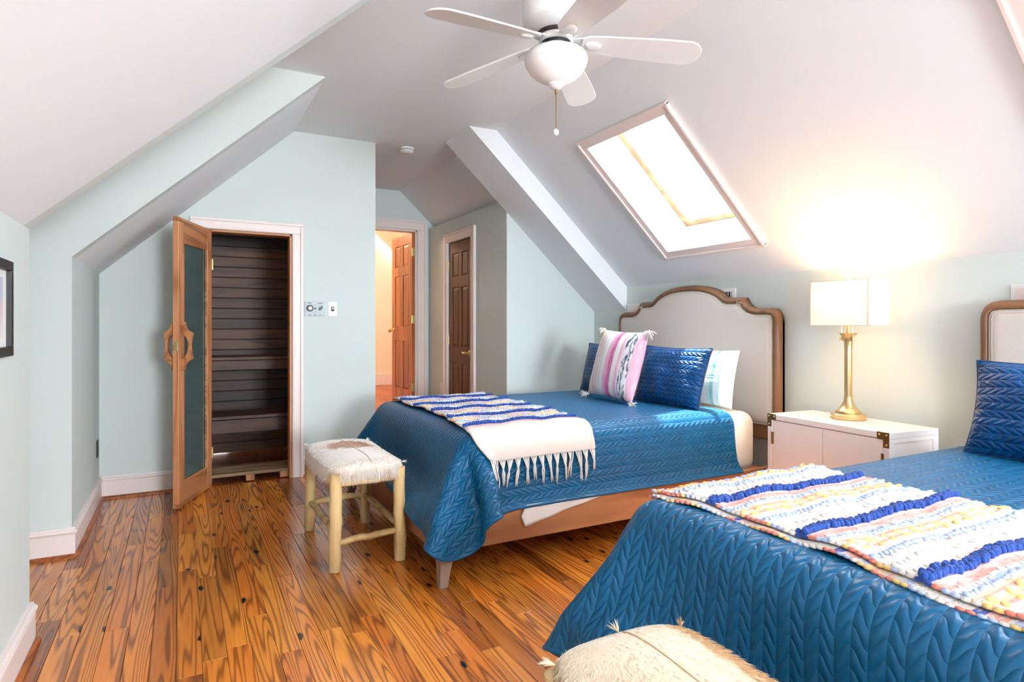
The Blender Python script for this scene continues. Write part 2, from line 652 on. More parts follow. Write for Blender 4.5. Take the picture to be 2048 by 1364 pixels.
# room beyond
rb = MB().box(0.4, 3.7, YH - .02, 10.2, -0.1, STEP - .013).build('floor_beyond', 'shoe')
struct(rb, 'reddish plank floor of the room beyond the hall', 'floor')
for i in range(10):
    x = 1.5 + .2 * (i + .5)
    plank(x, YH - .02, 8.6, rb, STEP, 'hall_floor', .2)
    plank(x, 8.6, 10.1, rb, STEP, 'hall_floor', .2)
w = MB().box(0.4, 3.7, 10.1, 10.2, STEP, 3.1).build('wall_beyond', 'cream_wall')
struct(w, 'warm cream far wall of the room beyond the hall', 'wall')
w = MB().box(.3, .4, YH + .12, 10.2, STEP, 3.1).build('wall_beyond_left', 'cream_wall')
struct(w, 'left wall of the room beyond the hall', 'wall')
w = MB().box(3.6, 3.7, YH + .12, 10.2, STEP, 2.1).build('wall_beyond_right', 'cream_wall')
struct(w, 'right wall of the room beyond the hall', 'wall')
w = MB().box(.4, XSR, YH + .02, YH + .12, STEP, 3.1).box(XK + .1, 3.7, YH + .02, YH + .12, STEP, 2.1).box(XSR, XK + .1, YH + .02, YH + .12, ZC + .01, 3.1)
struct(w.build('wall_beyond_near', 'cream_wall'), 'wall of the room beyond on the hall side', 'wall')
w = MB().prism([(2.47, YH + .02, 3.05), (3.7, YH + .02, 1.92), (3.7, YH + .02, 2.02), (2.47, YH + .02, 3.15)], (0, 3.2, 0)).box(.4, 2.48, YH + .02, 10.2, 3.05, 3.15)
struct(w.build('ceiling_beyond', 'cream_wall'), 'cream sloping ceiling of the room beyond', 'ceiling')
w = MB().box(.4, 3.6, 10.07, 10.1, STEP, STEP + .19).build('baseboard_beyond', 'trim', bevel=.006)
struct(w, 'tall white baseboard in the room beyond the hall', 'baseboard')

# headboard wall and gable wall behind the camera
w = MB().box(XR, XR + T, YN, YH, 0, ZRM).build('wall_right', 'wall')
struct(w, 'low pale green knee wall behind both headboards', 'wall')
gx0, gx1, gz0, gz1 = .8, 2.2, .80, 2.1
m = MB()
m.prism([(XL, YN, 0), (gx0, YN, 0), (gx0, YN, ZC), (XC, YN, ZC), (XL, YN, ZL)], (0, -.1, 0))
m.prism([(gx1, YN, 0), (XR, YN, 0), (XR, YN, ZRM), (gx1, YN, main(gx1))], (0, -.1, 0))
m.box(gx0, gx1, YN - .1, YN, 0, gz0)
m.prism([(gx0, YN, gz1), (gx1, YN, gz1), (gx1, YN, main(gx1)), (XCR, YN, ZC), (gx0, YN, ZC)], (0, -.1, 0))
struct(m.build('wall_gable', 'wall'), 'gable wall behind the camera with an added wide window', 'wall')
wg = bpy.data.objects.new('window_3', None)  # unseen window, added as the opening for the gable area lamp
COL.objects.link(wg)
struct(wg, 'unseen wide white window added in the gable behind the camera for light', 'window')
m = MB()
for z0, z1 in ((gz0, gz0 + .05), (gz1 - .05, gz1)):
    m.box(gx0, gx1, YN - .08, YN - .03, z0, z1)
for x0 in (gx0, (gx0 + gx1) / 2 - .03, gx1 - .05):
    m.box(x0, x0 + .05, YN - .08, YN - .03, gz0 + .05, gz1 - .05)
m.build('sash', 'trim', wg)

# ------------------------------------------------------------------ structure: ceilings
m = MB().box(XC, XCR, YN, YH, ZC, ZC + T)
m.box(-1.7, XC, Y1 - .02, Y2 + .02, ZC, ZC + T)
struct(m.build('ceiling', 'white'), 'flat white ceiling strip carrying the fan', 'ceiling')
nl = Vector((-SL, 0, 1)).normalized() * T
for nm, ya, yb, lb in (('ceiling_left_near', YN, Y1 - .1, 'bright white left slope above the near knee wall'),
                       ('ceiling_left_far', Y2 + .1, YS, 'white left slope in front of the sauna wall')):
    m = MB().prism([(XL, ya, ZL), (XL, yb, ZL), (XC, yb, ZC), (XC, ya, ZC)], nl)
    struct(m.build(nm, 'white'), lb, 'ceiling')

nr = Vector((SR, 0, 1)).normalized()


def on_slope(t, y, h=0.0):
    """t: horizontal distance from the right knee wall, h: height above the slope plane."""
    return Vector((XR - t, y, ZRM + t * SR)) + nr * h


SKX0, SKX1, SKY0, SKY1 = 2.515, 3.250, 2.775, 3.548      # skylight opening (x, y)
SK2Y0, SK2Y1 = 0.27, 1.055
ta, tb = XR - SKX1, XR - SKX0
HO = .028
tmax = XR - XCR
m = MB()
for (t0, t1, ya, yb) in ((0, ta - HO, YN, YH), (tb + HO, tmax, YN, YH), (ta - HO, tb + HO, YN, SK2Y0 - HO), (ta - HO, tb + HO, SK2Y1 + HO, SKY0 - HO), (ta - HO, tb + HO, SKY1 + HO, YH)):
    m.prism([on_slope(t0, ya), on_slope(t1, ya), on_slope(t1, yb), on_slope(t0, yb)], nr * T)
struct(m.build('ceiling_right', 'white'), 'white right slope holding the skylight', 'ceiling')
w = MB().prism([(XR, YB, ZRB), (XCB, YB, ZC), (XCR, YB, ZC), (XR, YB, ZRM)], (0, YF - YB, 0)).build('ceiling_beam', 'white')
struct(w, 'dropped sloping white beam between skylight and hall', 'beam')


# skylights
def skylight(name, y0, y1, label):
    root = bpy.data.objects.new(name, None)
    COL.objects.link(root)
    root.location = on_slope((ta + tb) / 2, (y0 + y1) / 2)
    struct(root, label, 'window')
    inv = root.location.copy()

    def P(t, y, h):
        return on_slope(t, y, h) - inv
    cw = 0.068
    et = cw * 0.73

    def bar(name, t0, t1, ya, yb, h0, h1, mat, bv=0.004):
        MB().prism([P(t0, ya, h0), P(t1, ya, h0), P(t1, yb, h0), P(t0, yb, h0)], nr * (h1 - h0)).build(name, mat, root, bevel=bv)
    # casing (proud of the slope into the room), mitred by simple overlap of lengths, with an outer back band
    bar('casing', ta - et, ta, y0 - cw, y1 + cw, -.018, .0, 'trim')
    bar('casing', tb, tb + et, y0 - cw, y1 + cw, -.018, .0, 'trim')
    bar('casing', ta, tb, y0 - cw, y0, -.018, .0, 'trim')
    bar('casing', ta, tb, y1, y1 + cw, -.018, .0, 'trim')
    e2 = .016
    bar('back_band', ta - et - .004, ta - et + e2 * .73, y0 - cw - .004, y1 + cw + .004, -.028, .0, 'trim')
    bar('back_band', tb + et - e2 * .73, tb + et + .004, y0 - cw - .004, y1 + cw + .004, -.028, .0, 'trim')
    bar('back_band', ta - et, tb + et, y0 - cw - .004, y0 - cw + e2, -.028, .0, 'trim')
    bar('back_band', ta - et, tb + et, y1 + cw - e2, y1 + cw + .004, -.028, .0, 'trim')
    # light shaft
    D = .30
    bar('shaft_side', ta, tb, y0 - .03, y0, 0, D, 'white', 0)
    bar('shaft_side', ta, tb, y1, y1 + .03, 0, D, 'white', 0)
    bar('shaft_side', ta - .03, ta, y0 - .03, y1 + .03, 0, D, 'white', 0)
    bar('shaft_side', tb, tb + .03, y0 - .03, y1 + .03, 0, D, 'white', 0)
    s = .05
    bar('sash', ta, ta + s * .73, y0, y1, D - .04, D + .02, 'sash', .004)
    bar('sash', tb - s * .73, tb, y0, y1, D - .04, D + .02, 'sash', .004)
    bar('sash', ta + s * .73, tb - s * .73, y0, y0 + s, D - .04, D + .02, 'sash', .004)
    bar('sash', ta + s * .73, tb - s * .73, y1 - s, y1, D - .04, D + .02, 'sash', .004)
    bar('glass', ta, tb, y0, y1, D, D + .006, 'pane', 0)


M['sash'] = wood('pine_sash', rgb(206, 160, 112), rgb(184, 136, 88), rgb(140, 96, 58), axis=0, rough=0.5, freq=6)
skylight('window_1', SKY0, SKY1, 'bright white skylight with blush casing above the first bed')
skylight('window_4', SK2Y0, SK2Y1, 'second skylight whose casing just shows at the top right')


# ------------------------------------------------------------------ trim
def casing_set(name, label, rects, depth_axis, face, out, mat='trim'):
    """rects: list of (a0, a1, z0, z1) boards in the wall plane; depth_axis 'y' or 'x'."""
    root = bpy.data.objects.new(name, None)
    COL.objects.link(root)
    struct(root, label, 'trim')
    for (a0, a1, z0, z1, th, nm) in rects:
        lo, hi = sorted((face, face + out * th))
        m = MB()
        if depth_axis == 'y':
            m.box(a0, a1, lo, hi, z0, z1)
        else:
            m.box(lo, hi, a0, a1, z0, z1)
        m.build(nm, mat, root, bevel=.004)
    return root


def door_trim(name, label, a0, a1, zb, zt, axis, face, out, cw=.082):
    r = []
    for (s0, s1) in ((a0 - cw, a0), (a1, a1 + cw)):
        r.append((s0, s1, zb, zt, .016, 'side_casing'))
    r.append((a0 - cw, a1 + cw, zt, zt + cw, .016, 'head_casing'))
    b = .02
    r.append((a0 - cw - .002, a0 - cw + b, zb, zt + cw - b, .028, 'back_band'))
    r.append((a1 + cw - b, a1 + cw + .002, zb, zt + cw - b, .028, 'back_band'))
    r.append((a0 - cw - .002, a1 + cw + .002, zt + cw - b, zt + cw + .002, .028, 'back_band'))
    r.append((a0 - .022, a0 - .004, zb, zt, .021, 'bead'))
    r.append((a1 + .004, a1 + .022, zb, zt, .021, 'bead'))
    r.append((a0 - .022, a1 + .022, zt + .004, zt + .022, .021, 'bead'))
    return casing_set(name, label, r, axis, face, out)


door_trim('trim_1', 'blush white casing around the sauna doorway', OX0, OX1, 0, OZ, 'y', YS, -1)
door_trim('trim_2', 'beige casing around the open hall doorway', HX0, HX1, STEP, HZ, 'y', YH, -1, .105)
door_trim('trim_3', 'cream casing around the narrow closet door', CY0, CY1, 0, CZ, 'x', XK, -1, .095)
m = MB().box(HX1 - .02, HX1, YH, YH + .12, STEP, HZ).box(HX0, HX0 + .02, YH, YH + .12, STEP, HZ).box(HX0, HX1, YH, YH + .12, HZ - .02, HZ)
struct(m.build('trim_4', 'trim', bevel=.003), 'jamb lining of the open hall doorway', 'trim')
# wooden jamb inside the sauna doorway
tr = bpy.data.objects.new('trim_5', None)
COL.objects.link(tr)
struct(tr, 'cedar jamb and threshold lining the sauna doorway', 'trim')
MB().box(OX1 - .018, OX1, YS - .004, YS + .1, 0, OZ).build('jamb', 'cedar_door', tr, bevel=.003)
MB().box(OX0, OX0 + .018, YS - .004, YS + .1, 0, OZ).build('jamb', 'cedar_door', tr, bevel=.003)
MB().box(OX0, OX1, YS - .004, YS + .1, OZ - .018, OZ).build('head_jamb', 'cedar_rail', tr, bevel=.003)
m = MB().box(HX0, HX1, YH - .03, YH - .021, 0, STEP)
struct(m.build('trim_6', 'trim', bevel=.002), 'white riser below the hall doorway', 'trim')


def baseboard(name, label, p0, p1, inward, h=.155, e0=0, e1=0):
    """A moulded baseboard with a wooden shoe along the floor; p0,p1 on the wall line, inward = unit normal into the room."""
    root = bpy.data.objects.new(name, None)
    COL.objects.link(root)
    struct(root, label, 'baseboard')
    p0, p1, n = Vector((*p0, 0)), Vector((*p1, 0)), Vector((*inward, 0))
    d = (p1 - p0).normalized()
    p0 -= d * e0
    p1 += d * e1

    def strip(nm, prof, mat):
        pts = [p0 + n * a + Vector((0, 0, z)) for a, z in prof]
        MB().prism(pts, p1 - p0).build(nm, mat, root, bevel=0)
    strip('board', [(0, 0), (.016, 0), (.016, h - .035), (0, h - .035)], 'trim')
    strip('cap_moulding', [(0, h - .035), (.018, h - .035), (.024, h - .024), (.020, h - .014), (.012, h - .010), (.010, h), (0, h)], 'trim')
    strip('shoe_moulding', [(.016, 0.0), (.034, 0.0), (.033, .008), (.027, .016), (.016, .019)], 'shoe')


baseboard('baseboard_left', 'white baseboard along the near left knee wall', (XL, YN), (XL, Y1), (1, 0), e1=.016)
baseboard('baseboard_dormer', 'white baseboard along the dormer side wall', (-1.6, Y2), (XL, Y2), (0, -1), e1=.016)
baseboard('baseboard_dormer_near', 'white baseboard on the hidden dormer side', (-1.6, Y1), (XL, Y1), (0, 1))
baseboard('baseboard_left_far', 'white baseboard along the short left knee wall', (XL, Y2), (XL, YS), (1, 0))
baseboard('baseboard_back', 'white baseboard between left corner and sauna door', (XL, YS), (OX0 - .084, YS), (0, -1))
baseboard('baseboard_back_right', 'white baseboard between the sauna door and the hall', (OX1 + .084, YS), (XSR, YS), (0, -1), e1=.016)
baseboard('baseboard_right', 'white baseboard along the headboard wall', (XR, YN), (XR, YF), (-1, 0))
baseboard('baseboard_closet', 'white baseboard on the end wall behind the first bed', (XK, YF), (XR, YF), (0, -1), e0=.016)
baseboard('baseboard_hall', 'white baseboard along the hall beside the closet door', (XK, YF), (XK, CY0 - .098), (-1, 0))

# ------------------------------------------------------------------ sauna interior
SX0, SX1, SYB = -0.35, 1.32, 6.45
sw = MB().box(SX0, SX1, SYB, SYB + .08, 0, 2.2).build('wall_sauna_back', 'dark_gap')
struct(sw, 'dark cedar back wall inside the sauna', 'wall')
bh = .098
for k in range(22):
    z0 = .0 + bh * k
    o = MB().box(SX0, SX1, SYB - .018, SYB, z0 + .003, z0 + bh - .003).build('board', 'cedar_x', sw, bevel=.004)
for nm, xa, xb, sgn in (('wall_sauna_left', SX0 - .08, SX0, 1), ('wall_sauna_right', SX1, SX1 + .08, -1)):
    sw2 = MB().box(xa, xb, YS + .1, SYB, 0, 2.2).build(nm, 'dark_gap')
    struct(sw2, 'dark cedar %s side wall inside the sauna' % ('left' if sgn > 0 else 'right'), 'wall')
    for k in range(22):
        xx = (xb, xb + .016) if sgn > 0 else (xa - .016, xa)
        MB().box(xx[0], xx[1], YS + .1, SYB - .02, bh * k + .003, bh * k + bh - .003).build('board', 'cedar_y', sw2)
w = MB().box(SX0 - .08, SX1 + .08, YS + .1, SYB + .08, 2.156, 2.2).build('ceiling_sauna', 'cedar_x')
struct(w, 'dark cedar ceiling inside the sauna', 'ceiling')


def bench(label, y0, y1, z, n, sk):
    b = thing('sauna_bench', label, 'bench', ((SX0 + SX1) / 2, (y0 + y1) / 2, 0))
    hw = (SX1 - SX0) / 2 - .02
    d = (y1 - y0) / n
    for i in range(n):
        a = -(y1 - y0) / 2 + d * i
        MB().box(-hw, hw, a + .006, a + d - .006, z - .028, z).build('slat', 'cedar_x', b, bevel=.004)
    MB().box(-hw, hw, -(y1 - y0) / 2, -(y1 - y0) / 2 + .03, z - .03 - sk, z - .03).build('skirt', 'cedar_x', b, bevel=.004)
    for sx in (-1, 1):
        for yy in (-(y1 - y0) / 2 + .05, (y1 - y0) / 2 - .05):
            MB().box(sx * (hw - .05) - .025, sx * (hw - .05) + .025, yy - .02, yy + .02, 0, z - .03).build('leg', 'cedar_door', b)
    return b


bench('upper cedar bench at the back of the dark sauna', 5.93, 6.42, .93, 4, .085)
bench('lower cedar bench in the dark sauna', 5.56, 5.92, .46, 3, .11)
M['duck'] = wood('worn_cedar_slat', rgb(176, 146, 108), rgb(146, 116, 82), rgb(98, 72, 48), axis=0, rough=0.6, freq=8)
dk = thing('duckboard', 'slatted cedar floor board just inside the sauna doorway', 'duckboard', (.47, 5.36, 0))
for i in range(4):
    MB().box(-.6, .6, -.165 + .083 * i, -.165 + .083 * i + .075, .045, .068).build('slat', 'duck', dk, bevel=.003)
for x in (-.3, 0.0, .25):
    MB().box(x - .03, x + .03, -.165, .155, 0.0, .045).build('batten', 'cedar_door', dk)

# ------------------------------------------------------------------ sauna door leaf (open)
hin = Vector((.178, 5.105))
fre = Vector((-.036, 4.562))
DW = (fre - hin).length
ang = math.atan2(fre.y - hin.y, fre.x - hin.x)
d1 = bpy.data.objects.new('door_1', None)
COL.objects.link(d1)
struct(d1, 'open cedar sauna door with tall tinted glass and carved wooden handles', 'door')
d1.location = (hin.x, hin.y, .012)
d1.rotation_euler = (0, 0, ang)
DH, DT, ST = 1.905, .038, .085
for a in (0, DW - ST):
    MB().box(a, a + ST, -DT / 2, DT / 2, 0.028, DH - .028).build('stile', 'cedar_door', d1, bevel=.003)
MB().box(ST, DW - ST, -DT / 2 + .001, DT / 2 - .001, .028, .15).build('bottom_rail', 'cedar_rail', d1, bevel=.003)
MB().box(ST, DW - ST, -DT / 2 + .001, DT / 2 - .001, DH - .15, DH - .028).build('top_rail', 'cedar_rail', d1, bevel=.003)
MB().box(0, DW, -DT / 2, DT / 2, DH - .028, DH).build('top_cap', 'cedar_rail', d1, bevel=.003)
MB().box(0, DW, -DT / 2, DT / 2, 0, .028).build('bottom_cap', 'cedar_rail', d1, bevel=.003)
MB().box(ST, DW - ST, -.004, .004, .15, DH - .15).build('glass', 'tint_glass', d1)
for a0, a1, z0, z1 in ((ST, ST + .014, .15, DH - .15), (DW - ST - .014, DW - ST, .15, DH - .15), (ST + .014, DW - ST - .014, .15, .164), (ST + .014, DW - ST - .014, DH - .164, DH - .15)):
    for s in (-1, 1):
        lo, hi = sorted((s * .006, s * .017))
        MB().box(a0, a1, lo, hi, z0, z1).build('glazing_bead', 'cedar_rail', d1, bevel=.002)
# carved handles: a crown-like hexagon with scooped sides and a round finger hole
HZc = 1.06


def handle_outline():
    pts = [(0, -.155), (.018, -.152)]
    # spiky outline in (out, z)
    key = [(.018, -.152), (.052, -.085), (.046, .0), (.052, .085), (.018, .152)]
    out = [(0, -.16), (.022, -.158)]
    for (p, q, bow) in (((.022, -.158), (.072, -.085), -.014), ((.072, -.085), (.072, .085), -.012), ((.072, .085), (.022, .158), -.014)):
        for i in range(1, 9):
            t = i / 8
            dx, dz = q[0] - p[0], q[1] - p[1]
            L = math.hypot(dx, dz)
            k = math.sin(PI * t) * bow
            out.append((p[0] + dx * t + dz / L * k, p[1] + dz * t - dx / L * k))
    out.append((0, .16))
    hole = []
    for i in range(17):
        a = -PI / 2 + PI * i / 16
        hole.append((.0 + .044 * math.cos(a), .082 * math.sin(a)))
    return out, hole


ho, hh = handle_outline()
for s in (-1, 1):
    m = MB()
    n = len(ho)
    # strip between outline and hole (both run bottom to top), 4 layers closed
    hi_ = [hh[min(int(round(i / (n - 1) * (len(hh) - 1))), len(hh) - 1)] for i in range(n)]
    xo = DW - .045
    w2 = .016
    rows = []
    for side in (-w2, w2):
        rows.append([(xo + side, s * (DT / 2 + max(0, a)), HZc + z) for a, z in ho])
        rows.append([(xo + side, s * (DT / 2 + max(0, a)), HZc + z) for a, z in hi_])
    v = rows[0] + rows[1] + rows[2] + rows[3]
    f = []
    for i in range(n - 1):
        f += [(i, i + 1, n + i + 1, n + i), (2 * n + i, 3 * n + i, 3 * n + i + 1, 2 * n + i + 1), (i, 2 * n + i, 2 * n + i + 1, i + 1), (n + i, n + i + 1, 3 * n + i + 1, 3 * n + i)]
    f += [(0, n, 3 * n, 2 * n), (n - 1, 3 * n - 1, 4 * n - 1, 2 * n - 1)]
    m.add(v, f)
    hb = m.build('handle', 'cedar_rail', d1, bevel=.003)
    hb['label'] = 'carved scalloped cedar pull handle'
m = MB().box(DW - .002, DW + .003, -.012, .012, HZc - .03, HZc + .03)
m.build('latch_plate', 'brass_dark', d1, bevel=.001)
for z in (.25, 1.65):
    MB().lathe([(.007, -.04), (.007, .04)], (0, DT / 2 + .004, z), 10).build('hinge', 'brass_dark', d1)


# ------------------------------------------------------------------ six-panel doors
def panel_door(name, label, loc, rotz, w_, h_, mat, knob_sides=(1, -1), hinge_side=1, knob_x=None, lever=False, hinges=(.2, .97, 1.75)):
    root = bpy.data.objects.new(name, None)
    COL.objects.link(root)
    struct(root, label, 'door')
    root.location = loc
    root.rotation_euler = (0, 0, rotz)
    t = .036
    sw_, mw = .1 * w_ / .7 + .01, .085 * w_ / .7
    zs = [(0, .22), (.22 + h_ * .28, .22 + h_ * .28 + .17), (h_ - .48, h_ - .37), (h_ - .12, h_)]
    for a in (0, w_ - sw_):
        MB().box(a, a + sw_, -t / 2, t / 2, 0, h_).build('stile', mat, root, bevel=.003)
    for z0, z1 in zs:
        MB().box(sw_, w_ - sw_, -t / 2, t / 2, z0, z1).build('rail', mat, root, bevel=.003)
    for (z0, z1) in ((zs[0][1], zs[1][0]), (zs[1][1], zs[2][0]), (zs[2][1], zs[3][0])):
        MB().box(w_ / 2 - mw / 2, w_ / 2 + mw / 2, -t / 2, t / 2, z0, z1).build('mullion', mat, root, bevel=.003)
        for x0, x1 in ((sw_, w_ / 2 - mw / 2), (w_ / 2 + mw / 2, w_ - sw_)):
            m = MB()
            e = .03
            for s in (-1, 1):
                a = [(x0, s * .007, z0), (x1, s * .007, z0), (x1, s * .007, z1), (x0, s * .007, z1)]
                b = [(x0 + e, s * .014, z0 + e), (x1 - e, s * .014, z0 + e), (x1 - e, s * .014, z1 - e), (x0 + e, s * .014, z1 - e)]
                f = [(4, 5, 6, 7)] + [(i, (i + 1) % 4, 4 + (i + 1) % 4, 4 + i) for i in range(4)]
                m.add(a + b, f)
            m.build('panel', mat, root)
    kx = knob_x if knob_x is not None else w_ - .06
    kz = .92
    for s in knob_sides:
        m = MB().lathe([(.028, 0), (.028, .004), (.022, .008), (.009, .012), (.008, .045)], (kx, 0, kz), 20, 'y')
        m.v = [(x, s * (t / 2 + y), z) for x, y, z in m.v]
        rose = m.build('rose', 'brass', root, smooth=True, angle=40)
        if lever:
            pts = [(kx, s * (t / 2 + .042), kz), (kx - .03, s * (t / 2 + .045), kz + .004), (kx - .06, s * (t / 2 + .043), kz - .004), (kx - .085, s * (t / 2 + .041), kz + .006), (kx - .1, s * (t / 2 + .040), kz + .008)]
            MB().tube(pts, [.009, .009, .007, .008, .005], 10).build('lever', 'brass', root, smooth=True)
        else:
            m = MB().lathe([(.008, 0), (.02, .006), (.027, .02), (.024, .034), (.012, .042)], (kx, 0, kz), 20, 'y')
            m.v = [(x, s * (t / 2 + .03 + y), z) for x, y, z in m.v]
            m.build('knob', 'brass', root, smooth=True)
    for z in hinges:
        m = MB().lathe([(.008, -.045), (.008, .045)], (-.004, hinge_side * (t / 2 + .002), z), 10)
        m.box(-.003, .0, -t / 2, t / 2, z - .045, z + .045)
        m.box(-.034, -.004, hinge_side * (t / 2 - .001) - .001, hinge_side * (t / 2 - .001) + .001, z - .045, z + .045)
        m.build('hinge', 'brass_dark', root)
    return root


panel_door('door_2', 'honey stained six-panel door standing open into the room beyond the hall', (HX1 - .035, YH + .02, STEP + .012), PI / 2 + .03, .70, 2.06, 'pine_door', hinge_side=1, hinges=(.26, 1.05, 1.83))
panel_door('door_3', 'dark brown closed six-panel closet door with brass lever', (XK + .022, CY1 - .004, .012), -PI / 2, CY1 - CY0 - .008, CZ - .02, 'closet_door', knob_sides=(-1,), hinge_side=-1, lever=True, hinges=(.26, 1.04, 1.84))


# ------------------------------------------------------------------ small wall things
cp = thing('sauna_control', 'grey sauna control plate with black dial and pointer knob', 'control panel', (.947, YS, 1.343))
MB().box(-.081, .081, -.008, 0, -.057, .057).build('plate', 'silver', cp, bevel=.002)
dial = MB().lathe([(.027, 0), (.027, .012), (.023, .018)], (-.042, 0, .004), 28, 'y')
dial.v = [(x, -.008 - y, z) for x, y, z in dial.v]
dl = dial.build('dial', 'black', cp)
c_ = MB().lathe([(.0135, 0), (.0125, .003)], (-.042, 0, .004), 20, 'y')
c_.v = [(x, -.026 - y, z) for x, y, z in c_.v]
c_.build('dial_cap', 'white_plastic', dl)
b_ = MB().lathe([(.008, 0), (.006, .004)], (0, 0, .002), 14, 'y')
b_.v = [(x, -.008 - y, z) for x, y, z in b_.v]
b_.build('button', 'black', cp)
k_ = MB().prism([(.026, 0, -.008), (.036, 0, -.014), (.052, 0, .0), (.056, 0, .012), (.052, 0, .024), (.045, 0, .018), (.032, 0, .012), (.028, 0, .004)], (0, -.018, 0))
k_.v = [(x, y - .008, z) for x, y, z in k_.v]
k_.build('pointer_knob', 'black', cp, bevel=.001)
m = MB()
for x0, x1, z in ((-.06, -.03, .046), (.02, .06, .046), (-.054, -.034, -.05), (-.012, .008, -.05), (.034, .044, -.05), (-.003, .003, .03), (-.003, .003, -.028)):
    m.box(x0, x1, -.0088, -.0078, z - .0028, z + .0028)
m.build('printing', 'ink', cp)['kind'] = 'stuff'

sp = thing('light_switch', 'white light switch plate beside the sauna control', 'switch', (1.085, YS, 1.343))
MB().box(-.036, .036, -.006, 0, -.058, .058).build('plate', 'white_plastic', sp, bevel=.002)
MB().box(-.006, .006, -.016, -.006, -.004, .012).build('toggle', 'white_plastic', sp, bevel=.002)
MB().box(-.012, .012, -.0068, -.006, -.018, .018).build('toggle_slot', 'dark_gap', sp)


def outlet(label, loc, rotz, plate='white_plastic', hole='dark_gap'):
    o = thing('wall_outlet', label, 'outlet', loc, rotz)
    MB().box(-.036, .036, -.006, 0, -.058, .058).build('plate', plate, o, bevel=.002)
    for z in (-.026, .026):
        MB().box(-.014, .014, -.008, -.006, z - .014, z + .014).build('socket', hole, o, bevel=.001)
    return o


outlet('dark outlet plate low on the short left knee wall', (XL, 5.0, .372), PI / 2, 'dark_gap', 'black')
outlet('white outlet low on the hall wall beside the closet', (XK, 6.39, .52), -PI / 2, 'white_plastic', 'trim')

pf = thing('picture_frame', 'black framed picture cut by the left edge of the photo', 'picture', (XL, 2.305, 1.105))
for y0, y1, z0, z1 in ((-.23, .23, 0, .03), (-.23, .23, .275, .305), (-.23, -.2, .03, .275), (.2, .23, .03, .275)):
    MB().box(0.002, .024, y0, y1, z0, z1).build('frame_bar', 'black', pf, bevel=.002)
MB().box(0.001, .010, -.2, .2, .03, .275).build('mat_board', 'white_plastic', pf)
m_, nt_, b__ = mat_new('soft_print')
co_ = texco(nt_)
nt_.links.new(ramp(nt_, noise_tex(nt_, co_, 6, 3), [(0.3, rgb(150, 180, 205)), (0.5, rgb(214, 196, 200)), (0.7, rgb(230, 228, 226))]), b__.inputs['Base Color'])
M['print'] = m_
MB().box(0.010, .012, -.16, .15, .06, .25).build('print', 'print', pf)

sd = thing('smoke_detector', 'round white smoke detector on the hall ceiling', 'smoke detector', (1.723, 5.15, ZC))
MB().lathe([(.062, 0), (.064, -.012), (.062, -.02)], (0, 0, 0), 36).build('base', 'white_plastic', sd, smooth=True, angle=30)
MB().lathe([(.056, -.02), (.056, -.024)], (0, 0, 0), 36).build('gap_ring', 'dark_gap', sd)
MB().lathe([(.059, -.024), (.058, -.036), (.046, -.046), (.02, -.049)], (0, 0, 0), 36).build('cover', 'white_plastic', sd, smooth=True, angle=40)


def vent(label, y0, y1, z0, z1, bars):
    v_ = thing('wall_plate', label, 'wall plate', (XR, (y0 + y1) / 2, (z0 + z1) / 2))
    hy, hz = (y1 - y0) / 2, (z1 - z0) / 2
    MB().box(-.008, 0, -hy, hy, -hz, hz).build('plate', 'white_plastic', v_, bevel=.003)
    if bars:
        MB().box(-.0095, -.008, -hy * .62, hy * .62, -hz * .5, hz * .55).build('recess', 'black', v_)
        for k in range(5):
            yy = -hy * .55 + k * hy * 1.1 / 4
            MB().box(-.012, -.0095, yy - .003, yy + .003, -hz * .5, hz * .55).build('fin', 'white_plastic', v_)
    else:
        MB().box(-.012, -.008, -hy * .8, hy * .8, -hz * .75, hz * .75).build('inset', 'trim', v_, bevel=.002)
    return v_


vent('small white vent plate with dark slots above the first headboard', 3.12, 3.30, 1.36, 1.478, True)
vent('plain white plate at the left shoulder of the first headboard', 4.06, 4.335, 1.30, 1.40, False)
vent('white wall plate above the second headboard at the right edge', 1.24, 1.465, 1.26, 1.40, False)

# ------------------------------------------------------------------ beds
BX0, BX1 = 1.035, 3.40          # foot rail face, headboard front
BYC = 3.531
BED_DY = -2.80


def headboard_outline(n_side=1):
    half = [(0, 1.514), (.08, 1.512), (.16, 1.503), (.23, 1.488), (.29, 1.468), (.335, 1.445), (.367, 1.422), (.385, 1.408), (.40, 1.404),
            (.44, 1.403), (.48, 1.402), (.515, 1.402), (.538, 1.400), (.548, 1.392), (.557, 1.375), (.572, 1.356), (.595, 1.338), (.625, 1.328), (.66, 1.324), (.70, 1.324), (.745, 1.324),
            (.785, 1.317), (.812, 1.298), (.828, 1.268), (.833, 1.235), (.833, 1.10), (.833, .9), (.833, .7), (.833, .5)]
    return [(-y, z) for y, z in reversed(half)] + half[1:]


def offset_path(pts, d):
    out = []
    n = len(pts)
    for i in range(n):
        p0, p1 = Vector(pts[max(i - 1, 0)]), Vector(pts[min(i + 1, n - 1)])
        t = (p1 - p0).normalized()
        nn = Vector((t.y, -t.x))
        out.append(tuple(Vector(pts[i]) + nn * d))
    return out


